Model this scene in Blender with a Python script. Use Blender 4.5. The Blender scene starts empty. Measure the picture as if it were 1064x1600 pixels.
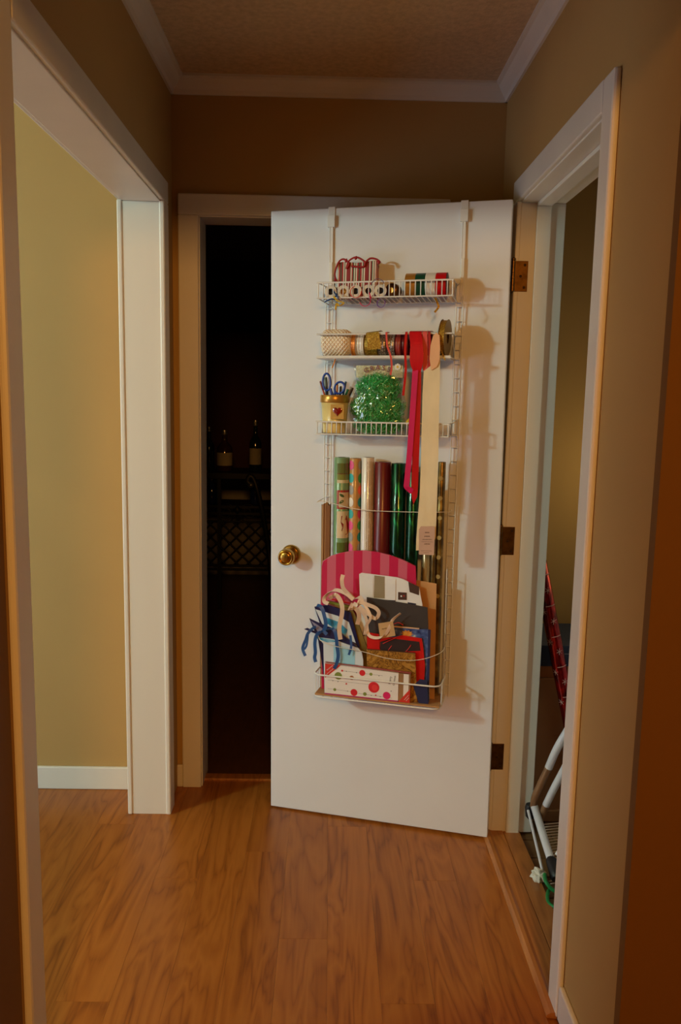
import bpy, math, random
from mathutils import Vector, Matrix, noise
random.seed(7)
scene = bpy.context.scene
col = scene.collection
# ---------------------------------------------------------------- camera
cam_d = bpy.data.cameras.new('camera'); cam = bpy.data.objects.new('camera', cam_d); col.objects.link(cam)
cam_d.sensor_fit = 'VERTICAL'; cam_d.sensor_height = 24.0; cam_d.sensor_width = 16.0
cam_d.lens = 1259.4 / 1600 * 24.0; cam_d.clip_start = 0.05
pitch, roll, yaw = .1408, .0193, .0160
f0 = Vector((math.sin(yaw), math.cos(yaw), 0)); r0 = Vector((math.cos(yaw), -math.sin(yaw), 0)); u0 = Vector((0, 0, 1))
fw = f0*math.cos(pitch) - u0*math.sin(pitch); up = u0*math.cos(pitch) + f0*math.sin(pitch)
rt = r0*math.cos(roll) + up*math.sin(roll); up2 = up*math.cos(roll) - r0*math.sin(roll)
cam.matrix_world = Matrix(((rt.x, up2.x, -fw.x, 0), (rt.y, up2.y, -fw.y, 0), (rt.z, up2.z, -fw.z, 1.43), (0, 0, 0, 1)))
scene.camera = cam
# ---------------------------------------------------------------- world, lights, exposure
world = bpy.data.worlds.new('world'); scene.world = world; world.use_nodes = True
world.node_tree.nodes['Background'].inputs[0].default_value = (0.9, 0.8, 0.65, 1)
world.node_tree.nodes['Background'].inputs[1].default_value = 0.0
def lamp(name, kind, loc, energy, color, size=.1, size_y=None, aim=None):
    d = bpy.data.lights.new(name, kind); o = bpy.data.objects.new(name, d); col.objects.link(o)
    o.location = loc; d.energy = energy; d.color = color
    if kind == 'AREA':
        d.shape = 'RECTANGLE' if size_y else 'SQUARE'; d.size = size
        if size_y: d.size_y = size_y
    else: d.shadow_soft_size = size
    if aim: o.rotation_euler = (Vector(aim) - Vector(loc)).to_track_quat('-Z', 'Y').to_euler()
    return o
lamp('side_room_lamp', 'POINT', (-3.1, 0.55, 2.1), 150, (.66, .98, .93), .11)
lamp('side_room_window', 'AREA', (-3.5, 1.3, .75), 28, (.62, .74, 1.0), 1.2, 1.2, (.4, 2.0, 1.0))
lamp('entry_ceiling_lamp', 'AREA', (0.15, -1.6, 2.3), 43, (1.0, .45, .095), .35, .35, (0.1, 2.6, 1.0))
lamp('closet_fill_light', 'POINT', (1.02, 2.64, 1.2), .95, (1.0, .76, .36), .1)  # added fill that brightens the closet; no fixture stands here
scene.view_settings.view_transform = 'Standard'; scene.view_settings.look = 'None'
scene.view_settings.exposure = 0.0; scene.view_settings.gamma = 1.0; scene.view_settings.use_curve_mapping = False
scene.cycles.max_bounces = 8

# ---------------------------------------------------------------- materials
def lin(c):
    return tuple(((v/255)/12.92 if v/255 <= .04045 else ((v/255+.055)/1.055)**2.4) for v in c) + (1,)
MATS = {}
def base_mat(name):
    m = bpy.data.materials.new(name); m.use_nodes = True; nt = m.node_tree
    return m, nt, nt.nodes['Principled BSDF']
def N(nt, t, **kw):
    n = nt.nodes.new(t)
    for k, v in kw.items():
        if k in n.inputs: n.inputs[k].default_value = v
        else: setattr(n, k, v)
    return n
def mat(name, c, rough=.5, metal=0, var=.08, vs=9, bump=0, bs=120, coat=0, stretch=(1, 1, 1), spec=.5, sheen=0):
    if name in MATS: return MATS[name]
    m, nt, b = base_mat(name); L = nt.links
    b.inputs['Roughness'].default_value = rough; b.inputs['Metallic'].default_value = metal
    b.inputs['Coat Weight'].default_value = coat; b.inputs['Specular IOR Level'].default_value = spec
    if sheen: b.inputs['Sheen Weight'].default_value = sheen
    tc = N(nt, 'ShaderNodeTexCoord'); mp = N(nt, 'ShaderNodeMapping', Scale=stretch); L.new(tc.outputs['Object'], mp.inputs[0])
    nz = N(nt, 'ShaderNodeTexNoise', Scale=vs, Detail=4.0); L.new(mp.outputs[0], nz.inputs['Vector'])
    cr = N(nt, 'ShaderNodeValToRGB'); L.new(nz.outputs['Fac'], cr.inputs[0])
    lc = lin(c); cr.color_ramp.elements[0].position = .3; cr.color_ramp.elements[1].position = .7
    cr.color_ramp.elements[0].color = tuple(v*(1-var) for v in lc[:3]) + (1,)
    cr.color_ramp.elements[1].color = tuple(min(1, v*(1+var)) for v in lc[:3]) + (1,)
    L.new(cr.outputs[0], b.inputs['Base Color'])
    if bump:
        n2 = N(nt, 'ShaderNodeTexNoise', Scale=bs, Detail=3.0); L.new(mp.outputs[0], n2.inputs['Vector'])
        bp = N(nt, 'ShaderNodeBump', Strength=bump, Distance=.002); L.new(n2.outputs['Fac'], bp.inputs['Height']); L.new(bp.outputs[0], b.inputs['Normal'])
    MATS[name] = m; return m
def stripes(name, axis, period, stops, rough=.5, coat=0, offset=0.0):
    m, nt, b = base_mat(name); L = nt.links
    b.inputs['Roughness'].default_value = rough; b.inputs['Coat Weight'].default_value = coat
    tc = N(nt, 'ShaderNodeTexCoord'); sx = N(nt, 'ShaderNodeSeparateXYZ'); L.new(tc.outputs['Object'], sx.inputs[0])
    a = N(nt, 'ShaderNodeMath', operation='MULTIPLY_ADD'); L.new(sx.outputs[axis], a.inputs[0]); a.inputs[1].default_value = 1/period; a.inputs[2].default_value = offset
    fr = N(nt, 'ShaderNodeMath', operation='FRACT'); L.new(a.outputs[0], fr.inputs[0])
    cr = N(nt, 'ShaderNodeValToRGB'); cr.color_ramp.interpolation = 'CONSTANT'; L.new(fr.outputs[0], cr.inputs[0])
    el = cr.color_ramp.elements
    while len(el) < len(stops): el.new(.5)
    for e, (p, c) in zip(el, stops): e.position = p
    for e, (p, c) in zip(el, stops): e.color = lin(c)
    L.new(cr.outputs[0], b.inputs['Base Color']); return m
def noisecol(name, stops, scale=20, rough=.4, metal=0, bump=0, detail=5, coat=0, dist=0, stretch=(1,1,1)):
    m, nt, b = base_mat(name); L = nt.links
    b.inputs['Roughness'].default_value = rough; b.inputs['Metallic'].default_value = metal; b.inputs['Coat Weight'].default_value = coat
    tc = N(nt, 'ShaderNodeTexCoord'); mp = N(nt, 'ShaderNodeMapping', Scale=stretch); L.new(tc.outputs['Object'], mp.inputs[0])
    nz = N(nt, 'ShaderNodeTexNoise', Scale=scale, Detail=detail, Distortion=dist); L.new(mp.outputs[0], nz.inputs['Vector'])
    cr = N(nt, 'ShaderNodeValToRGB'); L.new(nz.outputs['Fac'], cr.inputs[0]); el = cr.color_ramp.elements
    while len(el) < len(stops): el.new(.5)
    for e, (p, c) in zip(el, stops): e.position = p
    for e, (p, c) in zip(el, stops): e.color = lin(c)
    L.new(cr.outputs[0], b.inputs['Base Color'])
    if bump:
        bp = N(nt, 'ShaderNodeBump', Strength=bump, Distance=.002); L.new(nz.outputs['Fac'], bp.inputs['Height']); L.new(bp.outputs[0], b.inputs['Normal'])
    return m
def wood(name, dark, mid, light, rough=.33, along='y'):
    m, nt, b = base_mat(name); L = nt.links
    b.inputs['Roughness'].default_value = rough; b.inputs['Specular IOR Level'].default_value = .4
    tc = N(nt, 'ShaderNodeTexCoord'); oi = N(nt, 'ShaderNodeObjectInfo')
    mul = N(nt, 'ShaderNodeMath', operation='MULTIPLY'); L.new(oi.outputs['Random'], mul.inputs[0]); mul.inputs[1].default_value = 37.0
    ad = N(nt, 'ShaderNodeVectorMath', operation='ADD'); L.new(tc.outputs['Object'], ad.inputs[0]); L.new(mul.outputs[0], ad.inputs[1])
    s1 = (10, 1.5, 10) if along == 'y' else (1.5, 10, 10); s2 = (150, 4, 150) if along == 'y' else (4, 150, 150)
    m1 = N(nt, 'ShaderNodeMapping', Scale=s1); L.new(ad.outputs[0], m1.inputs[0])
    n1 = N(nt, 'ShaderNodeTexNoise', Scale=1.0, Detail=3.0, Distortion=.6); L.new(m1.outputs[0], n1.inputs['Vector'])
    # cathedral rings: fold the broad noise
    r1 = N(nt, 'ShaderNodeMath', operation='MULTIPLY'); L.new(n1.outputs['Fac'], r1.inputs[0]); r1.inputs[1].default_value = 15.0
    r2 = N(nt, 'ShaderNodeMath', operation='PINGPONG'); L.new(r1.outputs[0], r2.inputs[0]); r2.inputs[1].default_value = 1.0
    m2 = N(nt, 'ShaderNodeMapping', Scale=s2); L.new(ad.outputs[0], m2.inputs[0])
    n2 = N(nt, 'ShaderNodeTexNoise', Scale=1.0, Detail=4.0); L.new(m2.outputs[0], n2.inputs['Vector'])
    mx = N(nt, 'ShaderNodeMix'); mx.data_type = 'FLOAT'; mx.inputs[0].default_value = .5; L.new(r2.outputs[0], mx.inputs[2]); L.new(n2.outputs['Fac'], mx.inputs[3])
    m3 = N(nt, 'ShaderNodeMix'); m3.data_type = 'FLOAT'; m3.inputs[0].default_value = .4; L.new(mx.outputs[0], m3.inputs[2]); L.new(n1.outputs['Fac'], m3.inputs[3])
    cr = N(nt, 'ShaderNodeValToRGB'); L.new(m3.outputs[0], cr.inputs[0]); el = cr.color_ramp.elements; el.new(.5)
    for e, (p, c) in zip(el, ((.20, dark), (.42, mid), (.66, light))): e.position = p
    for e, (p, c) in zip(el, ((.20, dark), (.42, mid), (.66, light))): e.color = lin(c)
    hs = N(nt, 'ShaderNodeHueSaturation'); L.new(cr.outputs[0], hs.inputs['Color'])
    mr = N(nt, 'ShaderNodeMapRange'); mr.inputs['To Min'].default_value = .93; mr.inputs['To Max'].default_value = 1.07; L.new(oi.outputs['Random'], mr.inputs[0]); L.new(mr.outputs[0], hs.inputs['Value'])
    L.new(hs.outputs[0], b.inputs['Base Color'])
    bp = N(nt, 'ShaderNodeBump', Strength=.06, Distance=.001); L.new(n2.outputs['Fac'], bp.inputs['Height']); L.new(bp.outputs[0], b.inputs['Normal'])
    return m
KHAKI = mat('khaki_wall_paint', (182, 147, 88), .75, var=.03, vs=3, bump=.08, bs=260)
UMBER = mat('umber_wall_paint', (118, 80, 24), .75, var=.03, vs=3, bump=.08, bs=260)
WHITE = mat('white_trim_paint', (226, 222, 212), .38, var=.03, vs=6, bump=.05, bs=60, stretch=(1, 1, .15))
DOORP = mat('white_door_paint', (220, 223, 228), .42, var=.02, vs=4, bump=.05, bs=90)
CEIL = mat('stippled_ceiling_paint', (208, 184, 148), .9, var=.12, vs=60, bump=.8, bs=160)
FLOOR = wood('oak_laminate', (106, 52, 14), (156, 89, 30), (170, 102, 38))
STRIPW = wood('oak_threshold', (112, 62, 24), (160, 98, 44), (178, 114, 56))
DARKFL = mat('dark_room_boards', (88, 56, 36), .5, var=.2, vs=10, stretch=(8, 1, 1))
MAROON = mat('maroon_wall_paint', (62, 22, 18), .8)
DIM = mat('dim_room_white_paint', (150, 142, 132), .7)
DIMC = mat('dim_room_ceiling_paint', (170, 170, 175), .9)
IRON = mat('black_iron', (22, 20, 20), .45, .6)
WIRE = mat('white_coated_wire', (228, 227, 222), .3, var=.03)
BRASS = mat('aged_brass', (190, 148, 70), .22, 1.0, var=.15, vs=30)
OLDBRASS = mat('dull_brass_hinge', (112, 78, 36), .35, 1.0, var=.3, vs=60)
BLACK = mat('black_plastic', (24, 24, 26), .5)
TILE = mat('brown_floor_tile', (120, 86, 48), .5, var=.25, vs=14)
GROUT = mat('dark_grout', (60, 46, 34), .9)
KRAFT = mat('kraft_cardboard', (176, 128, 78), .8, var=.08, vs=40)

# ---------------------------------------------------------------- geometry helpers
a0 = math.radians(-15.6); t0 = math.radians(.4)
e0 = Vector((math.cos(a0), math.sin(a0), 0)); zz = Vector((0, 0, 1))
DE = e0*math.cos(t0) + zz*math.sin(t0); DV = zz*math.cos(t0) - e0*math.sin(t0); DN = Vector((math.sin(a0), -math.cos(a0), 0))
DO = Vector((.5416, 2.462, .010)) - DE*.752
# door frame: x along the leaf from the free edge, y into the leaf (away from the rack side), z up
DM = Matrix(((DE.x, -DN.x, DV.x, DO.x), (DE.y, -DN.y, DV.y, DO.y), (DE.z, -DN.z, DV.z, DO.z), (0, 0, 0, 1)))
I4 = Matrix.Identity(4)
BASE = {}
def P(uv, w): return Vector((uv[0], -w, uv[1]))
class MB:
    def __init__(s): s.v = []; s.f = []; s.m = []; s.sm = []
    def add(s, vs, fs, m=0, smooth=False):
        k = len(s.v); s.v += [Vector(v) for v in vs]
        for f in fs: s.f.append([i + k for i in f]); s.m.append(m); s.sm.append(smooth)
        return s
    def box(s, x0, x1, y0, y1, z0, z1, m=0, X=None):
        vs = [Vector((x, y, z)) for z in (z0, z1) for y in (y0, y1) for x in (x0, x1)]
        if X is not None: vs = [X @ v for v in vs]
        return s.add(vs, [(0, 2, 3, 1), (4, 5, 7, 6), (0, 1, 5, 4), (2, 6, 7, 3), (0, 4, 6, 2), (1, 3, 7, 5)], m)
    def prism(s, out, w0, w1, m=0):
        """outline of (u, v) points in a door-parallel plane, extruded from depth w0 to w1"""
        n = len(out)
        ar = sum(out[i][0]*out[(i+1) % n][1] - out[(i+1) % n][0]*out[i][1] for i in range(n))
        if ar < 0: out = out[::-1]
        lo, hi = min(w0, w1), max(w0, w1)
        vs = [P(q, hi) for q in out] + [P(q, lo) for q in out]
        fs = [tuple(range(n)), tuple(range(2*n-1, n-1, -1))] + [(i, i+n, (i+1) % n + n, (i+1) % n) for i in range(n)]
        return s.add(vs, fs, m)
    def lathe(s, prof, o, ax, seg=24, m=0, smooth=True, caps=True):
        o = Vector(o); ax = Vector(ax).normalized(); p = ax.orthogonal().normalized(); q = ax.cross(p)
        vs = []; fs = []
        for r, h in prof:
            for i in range(seg):
                a = 2*math.pi*i/seg; vs.append(o + ax*h + (p*math.cos(a) + q*math.sin(a))*r)
        for j in range(len(prof)-1):
            for i in range(seg):
                fs.append((j*seg+i, j*seg+(i+1) % seg, (j+1)*seg+(i+1) % seg, (j+1)*seg+i))
        s.add(vs, fs, m, smooth)
        if caps:
            s.add(vs[:seg], [tuple(range(seg-1, -1, -1))], m); s.add(vs[-seg:], [tuple(range(seg))], m)
        return s
    def tube(s, pts, r, seg=6, m=0, closed=False):
        pts = [Vector(p) for p in pts]; n = len(pts); vs = []; fs = []; pr = None
        for i, p in enumerate(pts):
            if closed: t = pts[(i+1) % n] - pts[i-1]
            else: t = pts[min(i+1, n-1)] - pts[max(i-1, 0)]
            if t.length < 1e-9: t = Vector((0, 0, 1))
            t.normalize()
            if pr is None: pr = t.orthogonal().normalized()
            pr = (pr - t*pr.dot(t)); pr = pr.normalized() if pr.length > 1e-6 else t.orthogonal().normalized()
            q = t.cross(pr); rr = r[i] if isinstance(r, (list, tuple)) else r
            for k in range(seg):
                a = 2*math.pi*k/seg; vs.append(p + (pr*math.cos(a) + q*math.sin(a))*rr)
        for i in range(n if closed else n-1):
            j = (i+1) % n
            for k in range(seg): fs.append((i*seg+k, i*seg+(k+1) % seg, j*seg+(k+1) % seg, j*seg+k))
        s.add(vs, fs, m, True)
        if not closed: s.add(vs[:seg], [tuple(range(seg-1, -1, -1))], m); s.add(vs[-seg:], [tuple(range(seg))], m)
        return s
    def strip(s, pts, wd, width, th=.0008, m=0, smooth=False):
        """a flat band along pts; wd is the width direction (one vector or one per point)"""
        pts = [Vector(p) for p in pts]; n = len(pts); vs = []; fs = []
        for i, p in enumerate(pts):
            t = (pts[min(i+1, n-1)] - pts[max(i-1, 0)]).normalized()
            d = Vector(wd[i] if isinstance(wd, list) else wd); d = (d - t*d.dot(t)).normalized()
            nn = t.cross(d).normalized(); ww = width[i] if isinstance(width, (list, tuple)) else width
            vs += [p - d*ww/2 + nn*th/2, p + d*ww/2 + nn*th/2, p + d*ww/2 - nn*th/2, p - d*ww/2 - nn*th/2]
        for i in range(n-1):
            a, b = i*4, i*4+4
            for k in range(4): fs.append((a+k, a+(k+1) % 4, b+(k+1) % 4, b+k))
        fs += [(3, 2, 1, 0), (n*4-4, n*4-3, n*4-2, n*4-1)]
        return s.add(vs, fs, m, smooth)
    def grid(s, fn, nu, nv, m=0, smooth=True):
        vs = [fn(i/nu, j/nv) for j in range(nv+1) for i in range(nu+1)]
        fs = [(j*(nu+1)+i, j*(nu+1)+i+1, (j+1)*(nu+1)+i+1, (j+1)*(nu+1)+i) for j in range(nv) for i in range(nu)]
        return s.add(vs, fs, m, smooth)
    def build(s, name, mats, parent=None, space=None, bevel=0, kind=None, label=None, at=None):
        """one mesh object; vertices are given in space (door matrix or world) and stored relative to the parent's base"""
        X = DM if space is None else space
        if parent is not None: B = BASE[parent.name]
        else: B = X @ Matrix.Translation(at if at is not None else Vector((0, 0, 0)))
        T = B.inverted() @ X
        me = bpy.data.meshes.new(name); me.from_pydata([tuple(T @ v) for v in s.v], [], s.f)
        for mm in (mats if isinstance(mats, (list, tuple)) else [mats]): me.materials.append(mm)
        me.polygons.foreach_set('material_index', s.m); me.polygons.foreach_set('use_smooth', s.sm); me.update()
        o = bpy.data.objects.new(name, me); col.objects.link(o)
        if parent is not None: o.parent = parent
        else: o.matrix_world = B
        BASE[o.name] = B
        if bevel:
            b = o.modifiers.new('bevel', 'BEVEL'); b.width = bevel; b.segments = 2; b.limit_method = 'ANGLE'; b.angle_limit = math.radians(50)
        if kind: o['kind'] = kind
        if label: o['label'] = label
        return o
def thing(name, label, cat, at=(0, 0, 0), group=None, space=None):
    o = bpy.data.objects.new(name, None); col.objects.link(o); o.empty_display_size = .03
    X = DM if space is None else space
    B = X @ Matrix.Translation(Vector(at)); o.matrix_world = B; BASE[o.name] = B
    o['label'] = label; o['category'] = cat
    if group: o['group'] = group
    return o
def tag(o, label, cat, group=None):
    o['label'] = label; o['category'] = cat
    if group: o['group'] = group
    return o
def struct(name, mb, m, parent=None, bevel=0):
    o = mb.build(name, m, parent, I4, bevel)
    if parent is None: o['kind'] = 'structure'
    return o
def text(name, body, size, uv, w, m, parent, rot=0.0, ext=.0004, space=None):
    cu = bpy.data.curves.new(name, 'FONT'); cu.body = body; cu.size = size; cu.extrude = ext; cu.align_x = 'CENTER'; cu.align_y = 'CENTER'; cu.resolution_u = 3
    t = bpy.data.objects.new(name, cu); col.objects.link(t)
    dg = bpy.context.evaluated_depsgraph_get(); me = bpy.data.meshes.new_from_object(t.evaluated_get(dg)); bpy.data.objects.remove(t); bpy.data.curves.remove(cu)
    o = bpy.data.objects.new(name, me); col.objects.link(o); me.materials.clear(); me.materials.append(m)
    X = DM if space is None else space
    L = Matrix.Translation(P(uv, w)) @ Matrix.Rotation(math.radians(90), 4, 'X') @ Matrix.Rotation(rot, 4, 'Z')
    me.transform(BASE[parent.name].inverted() @ X @ L); o.parent = parent; BASE[o.name] = BASE[parent.name]
    return o
def scribble(name, rows, w, amp, r, m, parent):
    """rows of fine illegible hand or print strokes from p to q"""
    mb = MB()
    for j, (p, q) in enumerate(rows):
        n = 26; dx, dz = q[0]-p[0], q[1]-p[1]; L = math.hypot(dx, dz); nx, nz = -dz/L, dx/L
        mb.tube([P((p[0]+dx*i/n + nx*amp*math.sin(i*2.1+j)*(.6+.4*math.sin(i*.7)), p[1]+dz*i/n + nz*amp*math.sin(i*2.1+j)*(.6+.4*math.sin(i*.7))), w) for i in range(n+1)], r, 4)
    return mb.build(name, m, parent, kind='stuff')
def smooth_path(pts, n=6):
    pts = [Vector(p) for p in pts]; out = []
    for i in range(len(pts)-1):
        p0 = pts[max(i-1, 0)]; p1 = pts[i]; p2 = pts[i+1]; p3 = pts[min(i+2, len(pts)-1)]
        for k in range(n):
            t = k/n
            out.append(.5*((2*p1) + (p2-p0)*t + (2*p0-5*p1+4*p2-p3)*t*t + (3*p1-p0-3*p2+p3)*t**3))
    out.append(pts[-1]); return out
def disc(mb, uv, r, w0, w1, seg=16, m=0):
    return mb.prism([(uv[0]+r*math.cos(2*math.pi*i/seg), uv[1]+r*math.sin(2*math.pi*i/seg)) for i in range(seg)], w0, w1, m)

# ================================================================ SETTING
XR, XL, XI, YB, ZC = .569, -.537, -.652, 2.815, 2.455
floor_o = struct('floor', MB().box(-3.6, .66, -3.2, 2.87, -.12, -.008).box(.66, 3.4, -3.2, 1.39, -.12, -.008), FLOOR)
pw, pl = .129, 1.215
k = 0; pm = {}
for i in range(19):
    x1 = .534 - i*pw; off = [0, .52, .93, .27, .74, .4][i % 6]
    y = 2.868
    first = True
    while y > .9:
        ln = (pl*(off if first and off else 1)); y0 = max(y - ln, .85); first = False
        key = (round(y - y0, 3))
        if key not in pm:
            o = MB().box(-pw+.0003, 0, -(y-y0)+.0004, 0, -.008, 0).build('plank', FLOOR, floor_o, I4, .0003); pm[key] = o.data
        else:
            o = bpy.data.objects.new('plank', pm[key]); col.objects.link(o); o.parent = floor_o
            b = o.modifiers.new('bevel', 'BEVEL'); b.width = .0003; b.segments = 2
        o.location = (x1, y, 0); y = y0
th = struct('trim_1', MB().add([(x, y, z) for y in (1.70, 2.535) for x, z in ((.533, -.002), (.533, .004), (.543, .011), (.553, .011), (.563, .006), (.603, .005), (.603, -.008))],
      [(i, (i+1) % 7, (i+1) % 7 + 7, i+7) for i in range(7)] + [(6, 5, 4, 3, 2, 1, 0), tuple(range(7, 14))]), STRIPW)
struct('trim_2', MB().box(.605, .66, 1.72, 2.535, -.01, .004), STRIPW, bevel=.002)
struct('trim_3', MB().box(-.45, .33, 2.855, 2.90, -.01, .009), STRIPW, bevel=.004)
cl_floor = struct('floor_closet', MB().box(.66, 1.25, 1.39, 3.0, -.12, -.016), GROUT)
tm = None
for i in range(5):
    for j in range(10):
        x0 = .664 + i*.105; y0 = 1.75 + j*.105
        if tm is None: o = MB().box(0, .1, 0, .1, -.02, -.008).build('tile', TILE, cl_floor, I4, .0012); tm = o.data
        else:
            o = bpy.data.objects.new('tile', tm); col.objects.link(o); o.parent = cl_floor
        o.location = (x0, y0, random.uniform(-.0006, .0006))
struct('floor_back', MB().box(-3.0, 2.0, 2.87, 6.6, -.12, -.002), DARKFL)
struct('wall_right', MB().box(XR, .69, 1.396, 1.742, 0, ZC).box(XR, .69, 1.742, 2.533, 2.038, ZC).box(XR, .69, 2.533, YB, 0, ZC), KHAKI)
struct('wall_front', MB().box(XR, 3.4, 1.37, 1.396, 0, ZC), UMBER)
struct('wall_left', MB().box(XI, XL, 1.325, 1.38, 0, ZC).box(XI, XL, 1.38, 2.625, 2.038, ZC).box(XI, XL, 2.625, YB+.12, 0, ZC), KHAKI)
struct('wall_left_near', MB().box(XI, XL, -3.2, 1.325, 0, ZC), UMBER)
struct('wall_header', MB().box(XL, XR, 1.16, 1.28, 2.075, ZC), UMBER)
struct('wall_back', MB().box(XL, -.462, YB, 2.935, 0, ZC).box(-.462, .338, YB, 2.935, 2.038, ZC).box(.338, .69, YB, 2.935, 0, ZC), KHAKI)
struct('wall_side_room', MB().box(-3.6, XI, 2.79, 2.935, 0, ZC), KHAKI)
struct('wall_side_room_left', MB().box(-3.72, -3.6, -3.2, 2.935, 0, ZC), KHAKI)
struct('wall_closet', MB().box(.69, 1.25, 2.90, 3.0, 0, ZC), KHAKI)
struct('wall_closet_side', MB().box(1.15, 1.25, 1.396, 2.9, 0, ZC), WHITE)  # unseen wall, set close and white to bounce light into the closet
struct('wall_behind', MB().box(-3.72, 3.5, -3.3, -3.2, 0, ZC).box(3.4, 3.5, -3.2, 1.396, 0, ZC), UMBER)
struct('ceiling', MB().box(-3.72, 3.5, -3.3, 2.935, ZC, ZC+.1).box(.69, 1.25, 2.935, 3.0, ZC, ZC+.1), CEIL)
# dim far room
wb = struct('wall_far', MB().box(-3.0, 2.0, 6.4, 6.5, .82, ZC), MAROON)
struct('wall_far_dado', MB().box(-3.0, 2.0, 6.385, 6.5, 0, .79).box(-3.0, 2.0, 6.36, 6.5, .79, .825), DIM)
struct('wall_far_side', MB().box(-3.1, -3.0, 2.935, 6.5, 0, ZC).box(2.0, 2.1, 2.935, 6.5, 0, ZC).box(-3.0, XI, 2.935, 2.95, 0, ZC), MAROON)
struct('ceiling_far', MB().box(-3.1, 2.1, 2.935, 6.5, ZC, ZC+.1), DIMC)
# casings and jambs
CW, CT = .068, .016
def casing(n, boxes, m=WHITE, bev=.004):
    mb = MB()
    for b in boxes: mb.box(*b)
    return struct('trim_%d' % n, mb, m, bevel=bev)
Xc = XR - CT
casing(4, [(Xc, XR, 1.76-CW+.004, 1.764, 0, 2.024+CW)], bev=.006)
casing(5, [(Xc, XR, 2.5165, 2.511+CW, 0, 2.024)])
casing(6, [(Xc, XR, 1.764, 2.511+CW, 2.024, 2.024+CW)])
casing(7, [(XR-.004, .70, 1.742, 1.76, 0, 2.02), (XR-.004, .70, 2.515, 2.533, 0, 2.02), (XR-.004, .70, 1.742, 2.533, 2.02, 2.038)], bev=.002)
casing(8, [(.612, .655, 1.76, 1.771, 0, 2.009), (.612, .655, 2.504, 2.515, 0, 2.009), (.612, .655, 1.76, 2.515, 2.009, 2.02)], bev=.002)
Xd = XL + CT
casing(9, [(XL, Xd, 1.398-CW, 1.402, 0, 2.024+CW)], bev=.006)
casing(10, [(XL, Xd, 2.603, 2.603+CW, 0, 2.024)])
casing(11, [(XL, Xd, 1.402, 2.603+CW, 2.024, 2.024+CW)])
casing(12, [(XI-.001, XL+.003, 1.38, 1.398, 0, 2.02), (XI-.001, XL+.003, 2.607, 2.625, 0, 2.02), (XI-.001, XL+.003, 1.38, 2.625, 2.02, 2.038)], bev=.002)
casing(13, [(XI-CT, XI, 2.603, 2.603+CW, 0, 2.024), (XI-CT, XI, 1.33, 2.67, 2.024, 2.09)])
Yc = YB - CT
casing(14, [(-.448-CW, -.448, Yc, YB, 0, 2.024)])
casing(15, [(.324, .324+CW, Yc, YB, 0, 2.024)])
casing(16, [(-.448-CW, .324+CW, Yc, YB, 2.024, 2.024+CW)])
casing(17, [(-.462, -.444, YB-.003, 2.94, 0, 2.02), (.32, .338, YB-.003, 2.94, 0, 2.02), (-.462, .338, YB-.003, 2.94, 2.02, 2.038)], bev=.002)
struct('baseboard_side_room', MB().box(-3.6, XI-CT, 2.776, 2.79, 0, .085), WHITE, bevel=.004)
struct('baseboard_back', MB().box(XL, -.516, 2.803, YB, 0, .085), WHITE, bevel=.004)
struct('baseboard_right', MB().box(XR-.013, XR, 1.396, 1.694, 0, .085), WHITE, bevel=.004)
struct('baseboard_right_far', MB().box(XR-.013, XR, 2.58, YB, 0, .085), WHITE, bevel=.004)
# crown moulding
prof = [(0, -.052), (.008, -.052), (.012, -.040), (.026, -.026), (.036, -.012), (.046, -.008), (.046, 0), (0, 0)]
def crown(n, a, b, inward):
    a, b, inward = Vector(a), Vector(b), Vector(inward); mb = MB()
    vs = [p + inward*d + Vector((0, 0, h)) for p in (a, b) for d, h in prof]; k = len(prof)
    mb.add(vs, [(i, (i+1) % k, (i+1) % k + k, i+k) for i in range(k)] + [tuple(range(k-1, -1, -1)), tuple(range(k, 2*k))])
    struct('trim_%d' % n, mb, WHITE)
crown(19, (XL, 1.28, ZC), (XL, YB, ZC), (1, 0, 0)); crown(20, (XR, 1.28, ZC), (XR, YB, ZC), (-1, 0, 0)); crown(21, (XL, YB, ZC), (XR, YB, ZC), (0, -1, 0))

# ---------------------------------------------------------------- closet door
door = bpy.data.objects.new('door_1', None); col.objects.link(door); door.matrix_world = DM; BASE[door.name] = DM
door['kind'] = 'structure'
MB().box(0, .752, 0, .035, 0, 2.007).build('door_panel', DOORP, door, bevel=.0025)
kc = (.072, .904)
kn = MB().lathe([(.0, 0), (.033, 0), (.033, .004), (.027, .009), (.015, .012), (.0125, .024), (.0125, .028), (.021, .034), (.0275, .042), (.0285, .05), (.026, .060), (.0225, .064), (.0195, .0615), (.019, .058)], P(kc, 0), (0, -1, 0), 32, caps=False).build('door_knob', BRASS, door)
MB().lathe([(.019, .057), (.0185, .0625), (.014, .0645), (.0, .065)], P(kc, 0), (0, -1, 0), 32, caps=False).build('knob_button', BRASS, kn)
DI = DM.inverted()
for zc in (1.80, .985, .262):
    zc += .005
    h = MB()
    h.box(.548, .594, 2.5125, 2.5152, zc-.045, zc+.045)                     # leaf on the jamb
    for q in range(5):
        h.lathe([(.0058, -.0085), (.0058, .0085)], (.548, 2.507, zc-.036+q*.018), (0, 0, 1), 12)
    h.lathe([(.004, 0), (.0065, .001), (.0065, .005), (.003, .009)], (.548, 2.507, zc+.045), (0, 0, 1), 12)
    ho = h.build('hinge', OLDBRASS, door, I4, .0008)
    for zz2 in (-.033, .0, .033):
        MB().lathe([(.0045, -.0015), (.0042, 0), (.0015, .0006)], (.584 - (.012 if zz2 == 0 else 0), 2.5125, zc+zz2), (0, -1, 0), 10).build('screw', mat('dark_screw', (70, 50, 30), .5, .8), ho, I4)

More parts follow.
